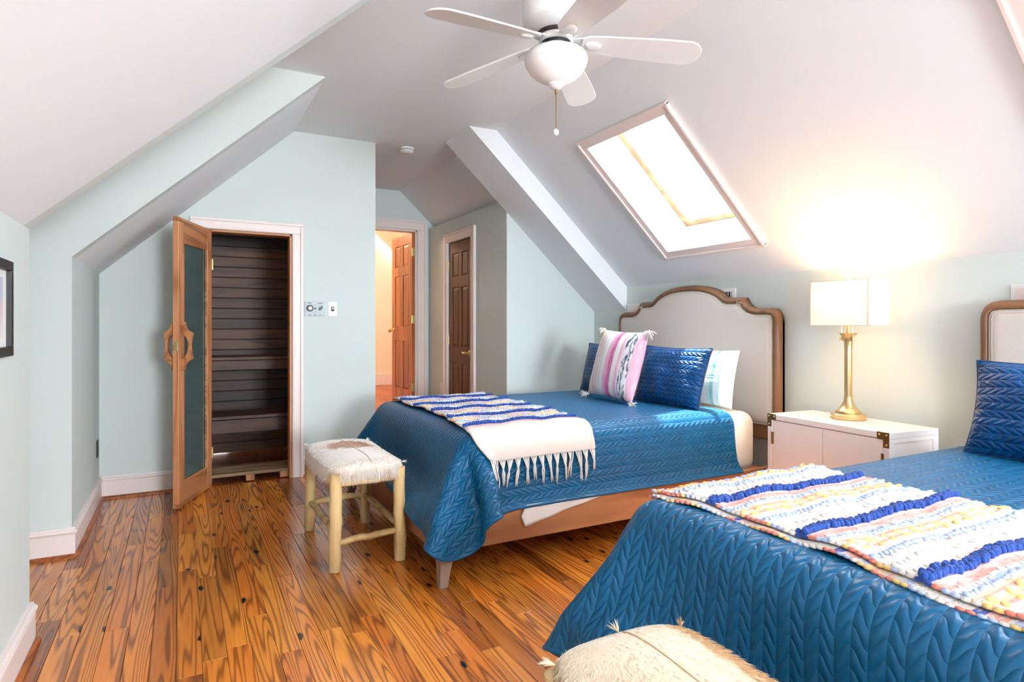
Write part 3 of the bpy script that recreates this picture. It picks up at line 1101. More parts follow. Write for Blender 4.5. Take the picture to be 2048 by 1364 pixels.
def build_bed(label, dy):
    b = thing('bed', label, 'bed', (2.2, BYC + dy, 0), 0, 'matching double beds')
    ox = 2.2
    X = lambda x: x - ox
    ol = headboard_outline()
    # moulding: rounded wooden frame
    prof = [(0, .065), (0, .028), (.006, .012), (.017, .0), (.030, -.004), (.040, .002), (.045, .014), (.045, .03)]
    rows = [[(X(BX1) + dep, y, z) for (y, z) in offset_path(ol, off)] for off, dep in prof]
    G = np.array(rows)
    m = MB().grid(G)
    hb = m.build('headboard_frame', 'bed_wood_v', b, smooth=True)
    hb['label'] = 'shaped wooden moulding around the headboard'
    # back board and uprights
    back = [(X(BX1) + .065, y, z) for y, z in ol]
    MB().prism(back, (-.02, 0, 0)).build('headboard_back', 'bed_wood_v', b)
    for s in (-1, 1):
        MB().box(X(BX1) + .0, X(BX1) + .065, s * .8 - .033, s * .8 + .033, 0, .51).build('headboard_post', 'bed_wood_v', b, bevel=.006)
    MB().box(X(BX1) + .012, X(BX1) + .05, -.79, .79, .45, .548).build('headboard_rail', 'bed_wood_v', b, bevel=.006)
    # upholstery with a soft edge
    inn = offset_path(ol, .045)
    inn = [p for p in inn if p[1] > .56]
    inn = [(inn[0][0], .552)] + inn + [(inn[-1][0], .552)]
    ts = sorted([(y, z) for y, z in inn if y >= -1e-9 and z > .6])
    ys_, zs_ = [p[0] for p in ts], [p[1] for p in ts]
    for i in range(1, len(ts)):
        ys_[i] = max(ys_[i], ys_[i - 1] + 1e-5)
    hw_ = .833 - .045
    E2 = np.array([(y, z) for y, z in inn])

    def edge_dist(y, z):
        a_, b_ = E2, np.roll(E2, -1, 0)
        d_ = b_ - a_
        t_ = np.clip((((y, z) - a_) * d_).sum(-1) / np.maximum((d_ ** 2).sum(-1), 1e-12), 0, 1)
        return float(np.sqrt((((a_ + d_ * t_[:, None]) - (y, z)) ** 2).sum(-1)).min())
    cols = sorted(set([-hw_, -hw_ + .006, -hw_ + .015, hw_, hw_ - .006, hw_ - .015] + list(np.linspace(-hw_ + .03, hw_ - .03, 90))))
    fr_ = [0, .008, .02, .04, .1, .25, .4, .55, .7, .8, .86, .91, .94, .96, .98, .992, 1]
    G = np.zeros((len(cols), len(fr_), 3))
    for i, y in enumerate(cols):
        zt = float(np.interp(abs(y), ys_, zs_)) if abs(y) < hw_ - .0005 else 1.235
        for j, t in enumerate(fr_):
            z = .552 + (zt - .552) * t
            e = min(1.0, edge_dist(y, z) / .04)
            G[i, j] = (X(BX1) + .014 - .022 * math.sqrt(max(0, 1 - (1 - e) ** 2)), y, z)
    up = MB().grid(G).build('headboard_upholstery', 'linen', b, smooth=True)
    up['label'] = 'oatmeal linen upholstery panel'
    pp = [(X(BX1) + .004, y, z) for y, z in offset_path(inn, .004)]
    MB().tube(pp + [pp[0]], .005, 6, False).build('piping', 'piping', up, smooth=True)
    pp = [(X(BX1) - .003, y, z) for y, z in offset_path(inn, .016)]
    MB().tube(pp[1:-1], .0028, 6, False).build('piping', 'piping', up, smooth=True)
    # rails
    for s in (-1, 1):
        MB().box(X(BX0) + .02, X(BX1) + .01, s * .857 - .016, s * .857 + .016, .147, .315).build('side_rail', 'bed_wood', b, bevel=.006)
    MB().box(X(BX0), X(BX0) + .034, -.873, .873, .147, .315).build('foot_rail', 'bed_wood_y', b, bevel=.006)
    MB().box(X(BX0) + .04, X(BX1), -.84, .84, .235, .262).build('slat_deck', 'bed_wood', b)
    # sabre legs
    for sx, xx in ((-1, BX0 + .035),):
        for s in (-1, 1):
            path = [(X(xx) + .012, s * .848, .16), (X(xx) + .008, s * .852, .11), (X(xx) - .002, s * .864, .055), (X(xx) - .014, s * .885, .0)]
            rows = []
            for (px, py, pz), hw in zip(path, (.034, .031, .025, .020)):
                rows.append([(px - hw, py - hw, pz), (px + hw, py - hw, pz), (px + hw, py + hw, pz), (px - hw, py + hw, pz)])
            v = sum(rows, [])
            f = [(3, 2, 1, 0), (12, 13, 14, 15)]
            for r in range(3):
                for i in range(4):
                    j = (i + 1) % 4
                    f.append((r * 4 + i, r * 4 + j, r * 4 + 4 + j, r * 4 + 4 + i))
            MB().add(v, f).build('leg', 'leg_wood', b, bevel=.004)
    return b


M['bed_wood_y'] = wood('acacia_foot_rail', rgb(196, 132, 88), rgb(170, 106, 66), rgb(120, 70, 42), axis=1, rough=0.42, freq=8, cross=5)
build_bed('wooden bed with shaped linen headboard under the skylight', 0)
build_bed('wooden bed nearest the camera with shaped linen headboard at the right edge', BED_DY)

# mattress (rounded box)
MX0, MX1, MY0, MY1, MZ0, MZ1 = 1.21, 3.265, 2.735, 4.327, .264, .655


def rounded_box(x0, x1, y0, y1, z0, z1, r, n=5, bulge=0.0):
    """Superellipsoid-like box with rounded edges from an offset of an inner box."""
    cx, cy, cz = (x0 + x1) / 2, (y0 + y1) / 2, (z0 + z1) / 2
    hx, hy, hz = (x1 - x0) / 2 - r, (y1 - y0) / 2 - r, (z1 - z0) / 2 - r
    m = MB()
    nu, nv = 8 * n, 4 * n
    P = np.zeros((nu, nv + 1, 3))
    for i in range(nu):
        a = 2 * PI * (i + .5) / nu
        for j in range(nv + 1):
            th = -PI / 2 + PI * j / nv
            dx, dy, dz = math.cos(th) * math.cos(a), math.cos(th) * math.sin(a), math.sin(th)
            sx, sy, sz = (1 if dx >= 0 else -1), (1 if dy >= 0 else -1), (1 if dz >= 0 else -1)
            if j in (0, nv):
                dx = dy = 0
            k = 1.0
            P[i, j] = (cx + sx * hx + dx * r, cy + sy * hy + dy * r, cz + (sz * hz if abs(dz) > 1e-6 else 0) + dz * r)
    m.grid(P, True)
    m.f.append(tuple(i * (nv + 1) + nv for i in range(nu)))
    m.f.append(tuple(i * (nv + 1) for i in range(nu - 1, -1, -1)))
    return m


for dy, lb in ((0, 'white mattress in an ivory sheet on the bed under the skylight'), (BED_DY, 'white mattress in an ivory sheet on the bed nearest the camera')):
    t_ = thing('mattress', lb, 'mattress', (2.2, BYC + dy, .262), 0, 'mattresses on the two beds')
    mm = rounded_box(MX0 - 2.2, MX1 - 2.2, MY0 - BYC, MY1 - BYC, 0.002, MZ1 - .262, .085)
    mm.build('fitted_sheet', 'sheet', t_, smooth=True, angle=60)

# ------------------------------------------------------------------ quilt: a small cloth simulation over mattress and frame
H_ = 0.025
NU, NV = 91, 91          # along the bed (head -> foot), across (near -> far)
QL, QW = (NU - 1) * H_, (NV - 1) * H_


def sim_quilt():
    u = np.arange(NU) * H_
    v = np.arange(NV) * H_
    U, V = np.meshgrid(u, v, indexing='ij')
    P = np.zeros((NU, NV, 3))
    P[..., 0] = 3.055 - U + .05 * (V / QW - .5) * 0.6
    P[..., 1] = BYC + (V - QW / 2)
    P[..., 2] = .685 + .002 * np.sin(U * 9) * np.cos(V * 7)
    prev = P.copy()
    r = .085
    c = np.array([(MX0 + MX1) / 2, (MY0 + MY1) / 2, (MZ0 + MZ1) / 2])
    hb = np.array([(MX1 - MX0) / 2, (MY1 - MY0) / 2, (MZ1 - MZ0) / 2]) - r
    c2 = np.array([(BX0 + 3.4) / 2, BYC, .16])
    h2 = np.array([(3.4 - BX0) / 2, .874, .156]) - .012

    def collide(P, c, hb, r, eps):
        q = P - c
        d = np.abs(q) - hb
        o = np.maximum(d, 0)
        L = np.linalg.norm(o, axis=-1)
        ins = np.minimum(d.max(-1), 0)
        sd_ = L + ins - r
        hit = sd_ < eps
        g = np.where(L[..., None] > 1e-9, o / np.maximum(L, 1e-9)[..., None], 0)
        ax = d.argmax(-1)
        g2 = np.eye(3)[ax]
        g = np.where((L > 1e-9)[..., None], g, g2) * np.sign(q + 1e-12)
        P[hit] += (g * (eps - sd_)[..., None])[hit]
        return hit

    # rounded foot corners: pull the two corner patches of the flat sheet into quarter discs
    RC = 8
    for (jc, sg) in ((RC, -1), (NV - 1 - RC, 1)):
        for i in range(NU - 1 - RC, NU):
            for jj in range(RC + 1):
                j = jc + sg * jj
                p_, q_ = (i - (NU - 1 - RC)) / RC, jj / RC
                p2, q2 = p_ * math.sqrt(1 - q_ * q_ / 2), q_ * math.sqrt(1 - p_ * p_ / 2)
                P[i, j, 0] -= (p2 - p_) * RC * H_
                P[i, j, 1] += sg * (q2 - q_) * RC * H_
    flat = P.copy()
    prev = P.copy()
    cons, bends = [], []

    def add_con(lst, ia, ib, k):
        lst.append((ia, ib, np.linalg.norm(flat[ib] - flat[ia], axis=-1, keepdims=True), k))

    def pair(n, o, step, gap):
        m_ = len(range(o + gap, n, step))
        return slice(o, o + step * (m_ - 1) + 1, step), slice(o + gap, n, step)
    al = slice(None)
    for o in (0, 1):
        x, y = pair(NU, o, 2, 1)
        add_con(cons, (x, al), (y, al), 1.0)
        x, y = pair(NV, o, 2, 1)
        add_con(cons, (al, x), (al, y), 1.0)
    for o in (0, 1):
        x, y = pair(NU, o, 2, 1)
        add_con(cons, (x, slice(0, -1)), (y, slice(1, None)), .55)
        add_con(cons, (x, slice(1, None)), (y, slice(0, -1)), .55)
    for o in range(6):
        x, y = pair(NU, o, 6, 3)
        add_con(bends, (x, al), (y, al), .25)
        x, y = pair(NV, o, 6, 3)
        add_con(bends, (al, x), (al, y), .25)

    def satisfy(P, lst):
        for ia, ib, L0, k in lst:
            A, B = P[ia], P[ib]
            d = B - A
            l = np.sqrt((d * d).sum(-1, keepdims=True))
            corr = d * (.5 * k * (l - L0) / np.maximum(l, 1e-9))
            P[ia] = A + corr
            P[ib] = B - corr
    for it in range(340):
        vel = (P - prev) * .98
        prev = P.copy()
        P = P + vel
        P[..., 2] -= 9.8 * (1 / 150) ** 2
        for k in range(7):
            satisfy(P, cons)
            if k % 3 == 0:
                satisfy(P, bends)
            h1 = collide(P, c, hb, r, .012)
            hh2 = collide(P, c2, h2, .012, .010)
            hit = h1 | hh2
            P[hit] = prev[hit] + (P[hit] - prev[hit]) * .75
            collide(P, c, hb, r, .012)
        P[..., 2] = np.maximum(P[..., 2], .02)
    return P, np.stack([3.055 - flat[..., 0], flat[..., 1] - BYC + QW / 2], -1)


QP, QUV = sim_quilt()


def grid_object(name, P, mat, uvs, parent=None, subsurf=2, solid=.01, origin=None):
    o_ = np.array(origin if origin is not None else (0, 0, 0))
    m = MB().grid(P - o_)
    me = bpy.data.meshes.new(name)
    me.from_pydata(m.v, [], m.f)
    uvl = me.uv_layers.new(name='UVMap')
    idx = np.empty(len(me.loops), dtype=np.int32)
    me.loops.foreach_get('vertex_index', idx)
    fl_ = uvs.reshape(-1, 2)[idx].astype(np.float32)
    uvl.data.foreach_set('uv', fl_.ravel())
    me.polygons.foreach_set('use_smooth', [True] * len(me.polygons))
    me.materials.append(M[mat])
    o = bpy.data.objects.new(name, me)
    COL.objects.link(o)
    if origin is not None and parent is None:
        o.location = origin
    if parent is not None:
        o.parent = parent
    if subsurf:
        s = o.modifiers.new('sub', 'SUBSURF')
        s.levels = s.render_levels = subsurf
    if solid:
        s = o.modifiers.new('solid', 'SOLIDIFY')
        s.thickness = solid
        s.offset = 0
    return o


qorg = np.array((2.2, BYC, .3))
quilt_lb = ('blue satin quilt spread over the bed under the skylight', 'blue satin quilt spread over the bed nearest the camera')
q1 = thing('quilt', quilt_lb[0], 'quilt', tuple(qorg), 0, 'matching blue quilts')
qc = grid_object('cover', QP - qorg, 'quilt', QUV, q1, 2, .010)
edge = [QP[i, 0] for i in range(NU)] + [QP[-1, j] for j in range(1, NV)] + [QP[i, -1] for i in range(NU - 2, -1, -1)] + [QP[0, j] for j in range(NV - 2, -1, -1)]
qe = MB().tube([tuple(p - qorg) for p in edge], .0075, 6, False).build('hem_piping', 'quilt', q1, smooth=True)
q2 = thing('quilt', quilt_lb[1], 'quilt', tuple(qorg + np.array((0, BED_DY, 0))), 0, 'matching blue quilts')
copy_part(qc, q2)
copy_part(qe, q2)


# ------------------------------------------------------------------ throws
def quilt_at(u, v):
    fu, fv = np.clip(u / H_, 0, NU - 1.001), np.clip(v / H_, 0, NV - 1.001)
    i, j = int(fu), int(fv)
    a, b = fu - i, fv - j
    return (QP[i, j] * (1 - a) * (1 - b) + QP[i + 1, j] * a * (1 - b) + QP[i, j + 1] * (1 - a) * b + QP[i + 1, j + 1] * a * b)


def quilt_n(u, v):
    e = .03
    du = quilt_at(u + e, v) - quilt_at(u - e, v)
    dv = quilt_at(u, v + e) - quilt_at(u, v - e)
    n = np.cross(dv, du)
    n = n / (np.linalg.norm(n) + 1e-9)
    return n if n[2] > -0.2 else -n


def throw_mat():
    m, nt, b = mat_new('woven_throw')
    uv = texco(nt, 'UV')
    wob = noise_tex(nt, uv, 9, 2)
    sep = nd(nt, 'ShaderNodeSeparateXYZ')
    nt.links.new(uv, sep.inputs[0])
    v = mathn(nt, 'ADD', sep.outputs[1], mathn(nt, 'MULTIPLY', wob, .006))
    fr = mathn(nt, 'FRACT', mathn(nt, 'DIVIDE', mathn(nt, 'SUBTRACT', v, TH0 - 2 * THP), THP))
    W = rgb(220, 213, 207)
    C = rgb(226, 206, 186)
    LB = rgb(168, 186, 224)
    PK = rgb(230, 150, 134)
    YL = rgb(238, 202, 150)
    stripes = ramp(nt, fr, [(0, rgb(30, 70, 170)), (.07, W), (.36, rgb(240, 230, 222)), (.44, LB), (.50, W), (.56, C), (.60, PK), (.63, YL), (.70, PK), (.74, YL), (.80, LB), (.85, W), (.88, PK), (.95, rgb(236, 190, 180))], 'CONSTANT')
    # breaks along each stripe
    brk = noise_tex(nt, mapping(nt, uv, (14, 60, 1)), 1.0, 2)
    stripes = mixc(nt, mathn(nt, 'MULTIPLY', mathn(nt, 'SUBTRACT', brk, .50), 5.0, clamp=True), stripes, W)
    band = mathn(nt, 'LESS_THAN', sep.outputs[1], .205)
    col = mixc(nt, band, stripes, rgb(222, 208, 198))
    nt.links.new(col, b.inputs['Base Color'])
    b.inputs['Roughness'].default_value = .95
    b.inputs['Sheen Weight'].default_value = .3
    wv = noise_tex(nt, mapping(nt, uv, (60, 420, 1)), 1.0, 2)
    w2 = noise_tex(nt, mapping(nt, uv, (420, 80, 1)), 1.0, 2)
    kn = noise_tex(nt, uv, 110, 2)
    bump(nt, mathn(nt, 'ADD', mathn(nt, 'ADD', wv, w2), kn), .8, .004, b)
    return m


THP, TH0 = 0.29, 0.25
M['throw'] = throw_mat()
M['tuft_blue'] = fabric('cobalt_chenille', rgb(14, 76, 168), rgb(4, 44, 116), .8, 400, .3, .2)
M['tuft_pale'] = fabric('pale_blue_wool', rgb(190, 202, 234), rgb(160, 176, 216), .9, 400, .3)
M['tuft_yellow'] = fabric('straw_yellow_wool', rgb(240, 206, 140), rgb(222, 178, 100), .9, 400, .3)
M['tuft_pink'] = fabric('coral_wool', rgb(232, 150, 132), rgb(206, 110, 96), .9, 400, .3)
M['tuft_white'] = fabric('cream_wool', rgb(234, 228, 222), rgb(216, 206, 198), .95, 400, .3)


def build_throw(label, dy, v0, v1, u0, u1, under, fringe):
    org = np.array((1.7, BYC + dy, .66))
    root = thing('throw_blanket', label, 'blanket', tuple(org), 0, 'matching woven throws')
    n_u, n_v = 36, 110
    off = .018

    def S(a, t, lift=0.0):
        """a 0..1 across (head -> foot), t metres along from the near end."""
        v = v0 + t
        uu = u0 + (u1 - u0) * a + .02 + .045 * max(0, 1 - t / .9) + .012 * math.sin(t * 6.1 + dy) + .006 * math.sin(t * 17)
        n = quilt_n(uu, v)
        w = .006 * (math.sin(t * 21 + a * 5) + math.sin(a * 11 + t * 9)) if quilt_at(uu, v)[2] > .62 else 0.004 * math.sin(a * 14)
        return quilt_at(uu, v) + n * (off + abs(w) + lift) + np.array((0, dy, 0)) - org, n
    L = v1 - v0
    P = np.zeros((n_u, n_v, 3))
    UV = np.zeros((n_u, n_v, 2))
    for i in range(n_u):
        for j in range(n_v):
            a, t = i / (n_u - 1), L * j / (n_v - 1)
            P[i, j] = S(a, t)[0]
            UV[i, j] = ((u1 - u0) * a, t)
    grid_object('weave', P, 'throw', UV, root, 1, .009)
    if under:
        P2 = np.zeros((n_u, n_v, 3))
        for i in range(n_u):
            for j in range(n_v):
                a, t = i / (n_u - 1), L * j / (n_v - 1)
                P2[i, j] = S(a * 1.03 - .0, t, -.0125)[0]
        grid_object('folded_under_layer', P2, 'throw', UV + np.array((0, .10)), root, 1, .008)
    W = u1 - u0
    # rows of loops and knots
    t = .17
    rows = []
    k = 0
    while True:
        base = TH0 + k * THP
        if base > L - .01:
            break
        rows.append(base)
        k += 1

    def knots(nm, mat, t0, step, size, lift, jit, lanes=(0,), flat=.75, skip=0.0, edge=0.0):
        m = MB()
        for ln in lanes:
            x = .0
            while x < W:
                if random.random() >= skip:
                    p, n = S(min(1, max(0, x / W)), min(L, max(0, t0 + ln + random.uniform(-jit, jit))))
                    rz = Matrix.Rotation(random.uniform(-.7, .7), 3, 'Z') @ Matrix.Rotation(random.uniform(-.5, .5), 3, 'X')
                    s = size * random.uniform(.8, 1.25)
                    m.blob(p + n * lift, s * (1.7 if edge else .8), s * (.9 if edge else 1.15), s * flat, 6, 4, rz)
                x += step * random.uniform(.8, 1.2)
        if m.v:
            o = m.build(nm, mat, root, smooth=True)
            o['kind'] = 'stuff'
    for b in rows:
        knots('loop_row', 'tuft_blue', b + .010, .0095, .0075, .010, .006, (-.008, .0, .008), 1.15)
        knots('pale_knot_row', 'tuft_pale', b + .128, .016, .0095, .006, .002, (0,), .6)
        knots('pale_knot_row', 'tuft_pale', b + .226, .014, .008, .006, .002, (0,), .6)
        knots('yellow_knot_row', 'tuft_yellow', b + .172, .058, .0105, .003, .002, (0,), .5, 0.0, 1)
        knots('yellow_knot_row', 'tuft_yellow', b + .200, .058, .0105, .003, .002, (0,), .5, 0.0, 1)
        knots('pink_stitch_row', 'tuft_pink', b + .186, .030, .006, .002, .002, (-.004, .004), .4, .45, 1)
        knots('pink_stitch_row', 'tuft_pink', b + .262, .024, .006, .002, .002, (0, .007), .4, .35, 1)
        knots('cream_knot_row', 'tuft_white', b + .035, .02, .010, .004, .004, (0, .04, .075), .5, .25)
        knots('cream_knot_row', 'tuft_white', b + .245, .02, .008, .004, .003, (0,), .5, .2)
    # coloured yarn ends along the foot-side edge
    m = {'tuft_yellow': MB(), 'tuft_pink': MB(), 'tuft_pale': MB(), 'tuft_blue': MB(), 'tuft_white': MB()}
    t = .17
    seq = ['tuft_white', 'tuft_white', 'tuft_pale', 'tuft_yellow', 'tuft_pink', 'tuft_pink', 'tuft_yellow', 'tuft_white', 'tuft_pale', 'tuft_pink']
    i = 0
    while t < L:
        p, n = S(1.0, t)
        ph = ((t - rows[0]) / THP) % 1.0
        key = 'tuft_blue' if ph < .07 else seq[int(ph * 10) % 10]
        m[key].blob(p, .0055, .011, .0055, 6, 4)
        if under:
            p2, n2 = S(1.03, t, -.013)
            m[seq[int(((t + .1) / THP % 1.0) * 10) % 10]].blob(p2, .005, .011, .005, 6, 4)
        t += .017
        i += 1
    for kx, mbx in m.items():
        if mbx.v:
            o = mbx.build('selvedge_yarn', kx, root, smooth=True)
            o['kind'] = 'stuff'
    if fringe:
        nf = 15
        for i in range(nf):
            a = (i + .5) / nf
            p, n = S(a, 0.0)
            ln = random.uniform(.10, .17) * (1.35 if i in (nf - 1, nf - 2) else 1)
            mm = MB()
            sway = random.uniform(-.02, .02)
            for s in range(4):
                a2 = a + (s - 1.5) * .016
                q, _ = S(min(1, max(0, a2)), 0.004)
                tip = p + np.array((sway + random.uniform(-.008, .008), -.004 + random.uniform(-.004, .006), -ln * random.uniform(.85, 1.05)))
                mid = (q * .45 + tip * .55) + np.array((random.uniform(-.006, .006) + (p[0] - q[0]) * .7, -.008, 0))
                mm.tube([q, q * .6 + mid * .4 + np.array((0, -.004, 0)), mid, mid * .4 + tip * .6, tip], [.0032, .0034, .0036, .0034, .002], 5)
            mm.build('tassel', 'tuft_white', root, smooth=True)
    return root


def find_u(x_):
    j = NV // 2
    xs = QP[:, j, 0]
    i = int(np.argmin(np.abs(xs - x_)))
    return i * H_


u_a, u_b = find_u(2.02), find_u(1.345)
jm = int(NU * .55)


def find_v(cond):
    for j in range(NV):
        if cond(QP[jm, j]):
            return j * H_
    return 0


v_near = find_v(lambda p: p[2] > .52)
v_far = NV * H_ - v_near
for j in range(NV - 1, 0, -1):
    if QP[jm, j][2] > .655:
        v_far = j * H_
        break
build_throw('striped woven throw with white fringe across the bed under the skylight', 0, v_near, v_far + .02, u_a, u_b, False, True)
build_throw('striped woven throw folded double across the bed nearest the camera', BED_DY, v_near, v_far + .02, u_a, u_b, True, False)

# folded corner of the flat sheet below the quilt
cs = MB()
pts = []
for i in range(26):
    a = i / 25
    x = 1.50 + .52 * a
    drop = .105 * (1 - a) ** 1.3 + .012
    if i < 2:
        drop *= .45 + .5 * i
    rowp = []
    for j in range(7):
        b = j / 6
        rowp.append((x - .03 * (1 - a) * b, BYC - .874 - .006 - .004 * math.sin(a * 18 + b * 2), .318 - drop * b))
    pts.append(rowp)
sh = cs.grid(np.array(pts)).build('flat_sheet', 'mattress', None, smooth=True, solid=.003)
tag(sh, 'corner of white sheet hanging below the quilt on the bed rail', 'sheet')


# ------------------------------------------------------------------ pillows
def pillow_parts(w_, h_, th, pinch=.06, n=26, wr=.006, seed=0, flange=0.0):
    P = [np.zeros((n, n, 3)), np.zeros((n, n, 3))]
    UV = np.zeros((n, n, 2))
    for i in range(n):
        for j in range(n):
            u, v = -1 + 2 * i / (n - 1), -1 + 2 * j / (n - 1)
            # denser near edges
            u, v = math.sin(u * PI / 2), math.sin(v * PI / 2)
            sx = 1 - pinch * (1 - v * v) * (u * u)
            sy = 1 - pinch * (1 - u * u) * (v * v)
            x, y = u * w_ / 2 * sx, v * h_ / 2 * sy
            t = max(0, (1 - abs(u) ** 2.6)) ** .55 * max(0, (1 - abs(v) ** 2.6)) ** .55
            z = th / 2 * t
            nz = mnoise.noise(Vector((x * 9 + seed * 3.1, y * 9, seed))) * wr * (0.3 + t) if t > 0 else 0
            nz += mnoise.noise(Vector((x * 22 + seed, y * 22, seed * 2.0))) * wr * .5 * min(1, t * 2)
            P[0][i, j] = (x, y, z + nz * (t > .01))
            P[1][i, j] = (x, y, -z + nz * .6 * (t > .01))
            UV[i, j] = (x + w_ / 2, y + h_ / 2)
    return P, UV


def build_pillow(name, label, w_, h_, th, mat, loc, lean, yaw, piping=None, seed=0, pinch=.06, roll=0.0, group=None, wr=.006, tassels=False):
    """Stands on its lower edge at loc: local x = width, local y = up, local z = front normal (towards the foot)."""
    root = bpy.data.objects.new(name, None)
    COL.objects.link(root)
    tag(root, label, 'pillow', group)
    R = Matrix(((0, 0, -1), (-1, 0, 0), (0, 1, 0)))
    R = Matrix.Rotation(yaw, 3, 'Z') @ Matrix.Rotation(lean, 3, 'Y') @ R @ Matrix.Rotation(roll, 3, 'Z')
    root.rotation_euler = R.to_euler()
    root.location = Vector(loc)
    (A, B), UV = pillow_parts(w_, h_, th, pinch, seed=seed, wr=wr)
    n = A.shape[0]
    up = np.array((0, h_ / 2, 0))
    m = MB().grid(A + up)
    m.grid((B + up)[:, ::-1])
    me = bpy.data.meshes.new('cover')
    me.from_pydata(m.v, [], m.f)
    uvl = me.uv_layers.new(name='UVMap')
    idx = np.empty(len(me.loops), dtype=np.int32)
    me.loops.foreach_get('vertex_index', idx)
    uv_all = np.concatenate([UV.reshape(-1, 2), UV[:, ::-1].reshape(-1, 2)])
    uvl.data.foreach_set('uv', uv_all[idx].astype(np.float32).ravel())
    bm = bmesh.new()
    bm.from_mesh(me)
    bmesh.ops.remove_doubles(bm, verts=bm.verts, dist=.0004)
    bm.to_mesh(me)
    bm.free()
    me.polygons.foreach_set('use_smooth', [True] * len(me.polygons))
    me.materials.append(M[mat])
    o = bpy.data.objects.new('cover', me)
    COL.objects.link(o)
    o.parent = root
    s = o.modifiers.new('sub', 'SUBSURF')
    s.levels = s.render_levels = 2
    rim = [A[i, 0] + up for i in range(n)] + [A[-1, j] + up for j in range(1, n)] + [A[i, -1] + up for i in range(n - 2, -1, -1)] + [A[0, j] + up for j in range(n - 2, -1, -1)]
    if piping:
        MB().tube(rim, .0055, 6, False).build('piping', piping, root, smooth=True)
    if tassels:
        for (i, j) in ((0, 0), (n - 1, 0), (n - 1, n - 1), (0, n - 1)):
            c = A[i, j] + up
            d = Vector(c - up * 1.0).normalized()
            mm = MB()
            down = Vector((0, -1, 0.15)) if j > 0 else Vector((d.x * .6, .1, .5))
            for k in range(34):
                st = Vector(c) + d * .004
                dr = (d * .5 + down * .7 + Vector((random.uniform(-.5, .5), random.uniform(-.5, .5), random.uniform(-.5, .5)))).normalized()
                L = random.uniform(.035, .06)
                mm.tube([st, st + dr * L * .5 + Vector((0, 0, .004)), st + dr * L + down * .012], [.003, .0032, .0022], 4)
            mm.blob(c, .012, .012, .012, 8, 6)
            t_ = mm.build('tassel', 'tuft_white', root, smooth=True)
            t_['label'] = 'fluffy white corner tassel'
    return root


def stripe_mat():
    m, nt, b = mat_new('pink_striped_cotton')
    uv = texco(nt, 'UV')
    sep = nd(nt, 'ShaderNodeSeparateXYZ')
    nt.links.new(uv, sep.inputs[0])
    W = .52
    wob = noise_tex(nt, mapping(nt, uv, (3, 1.5, 1)), 2, 2)
    x = mathn(nt, 'DIVIDE', mathn(nt, 'ADD', sep.outputs[0], mathn(nt, 'MULTIPLY_ADD', wob, .012, -.006)), W)
    WH, PK, LP = rgb(240, 236, 234), rgb(206, 96, 152), rgb(232, 176, 196)
    st = [(0, rgb(236, 214, 200)), (.06, rgb(206, 130, 150)), (.085, rgb(240, 214, 150)), (.13, rgb(226, 222, 222)), (.17, WH), (.20, rgb(170, 80, 130)), (.215, WH), (.25, rgb(238, 210, 196)), (.32, rgb(226, 226, 230)), (.40, WH),
          (.46, LP), (.50, rgb(226, 160, 190)), (.54, PK), (.62, rgb(246, 240, 238)), (.71, rgb(234, 180, 200)), (.76, rgb(236, 220, 226)), (.80, WH), (.93, LP)]
    col = ramp(nt, x, st, 'CONSTANT')
    # indigo ikat patches in the right band
    ik = noise_tex(nt, mapping(nt, uv, (40, 11, 1)), 1.0, 3, .7)
    inband = mathn(nt, 'MULTIPLY', mathn(nt, 'GREATER_THAN', x, .79), mathn(nt, 'LESS_THAN', x, .93))
    col = mixc(nt, mathn(nt, 'MULTIPLY', inband, mathn(nt, 'MULTIPLY', mathn(nt, 'SUBTRACT', ik, .46), 9, clamp=True)), col, rgb(56, 66, 100))
    heather = noise_tex(nt, mapping(nt, uv, (180, 14, 1)), 1.0, 2)
    col = mixc(nt, mathn(nt, 'MULTIPLY', mathn(nt, 'SUBTRACT', heather, .5), 2.4, clamp=True), col, rgb(244, 238, 236))
    nt.links.new(col, b.inputs['Base Color'])
    b.inputs['Roughness'].default_value = .9
    bump(nt, mathn(nt, 'ADD', noise_tex(nt, mapping(nt, uv, (60, 500, 1)), 1, 2), noise_tex(nt, mapping(nt, uv, (500, 60, 1)), 1, 2)), .35, .002, b)
    return m


def mint_mat():
    m, nt, b = mat_new('mint_and_white_cotton')
    uv = texco(nt, 'UV')
    sep = nd(nt, 'ShaderNodeSeparateXYZ')
    nt.links.new(uv, sep.inputs[0])
    x = sep.outputs[0]
    st = ramp(nt, mathn(nt, 'DIVIDE', x, .68), [(0, rgb(238, 240, 236)), (.70, rgb(214, 234, 230)), (.74, rgb(150, 205, 205)), (.78, rgb(236, 240, 236)), (.82, rgb(196, 226, 224)), (.84, rgb(240, 240, 236)), (.93, rgb(214, 238, 232))], 'CONSTANT')
    n = noise_tex(nt, mapping(nt, uv, (12, 55, 1)), 1.0, 2)
    col = mixc(nt, mathn(nt, 'MULTIPLY', mathn(nt, 'SUBTRACT', n, .56), 4, clamp=True), st, rgb(238, 242, 238))
    nt.links.new(col, b.inputs['Base Color'])
    b.inputs['Roughness'].default_value = .85
    bump(nt, noise_tex(nt, mapping(nt, uv, (14, 60, 1)), 1.0, 3), .5, .006, b)
    return m


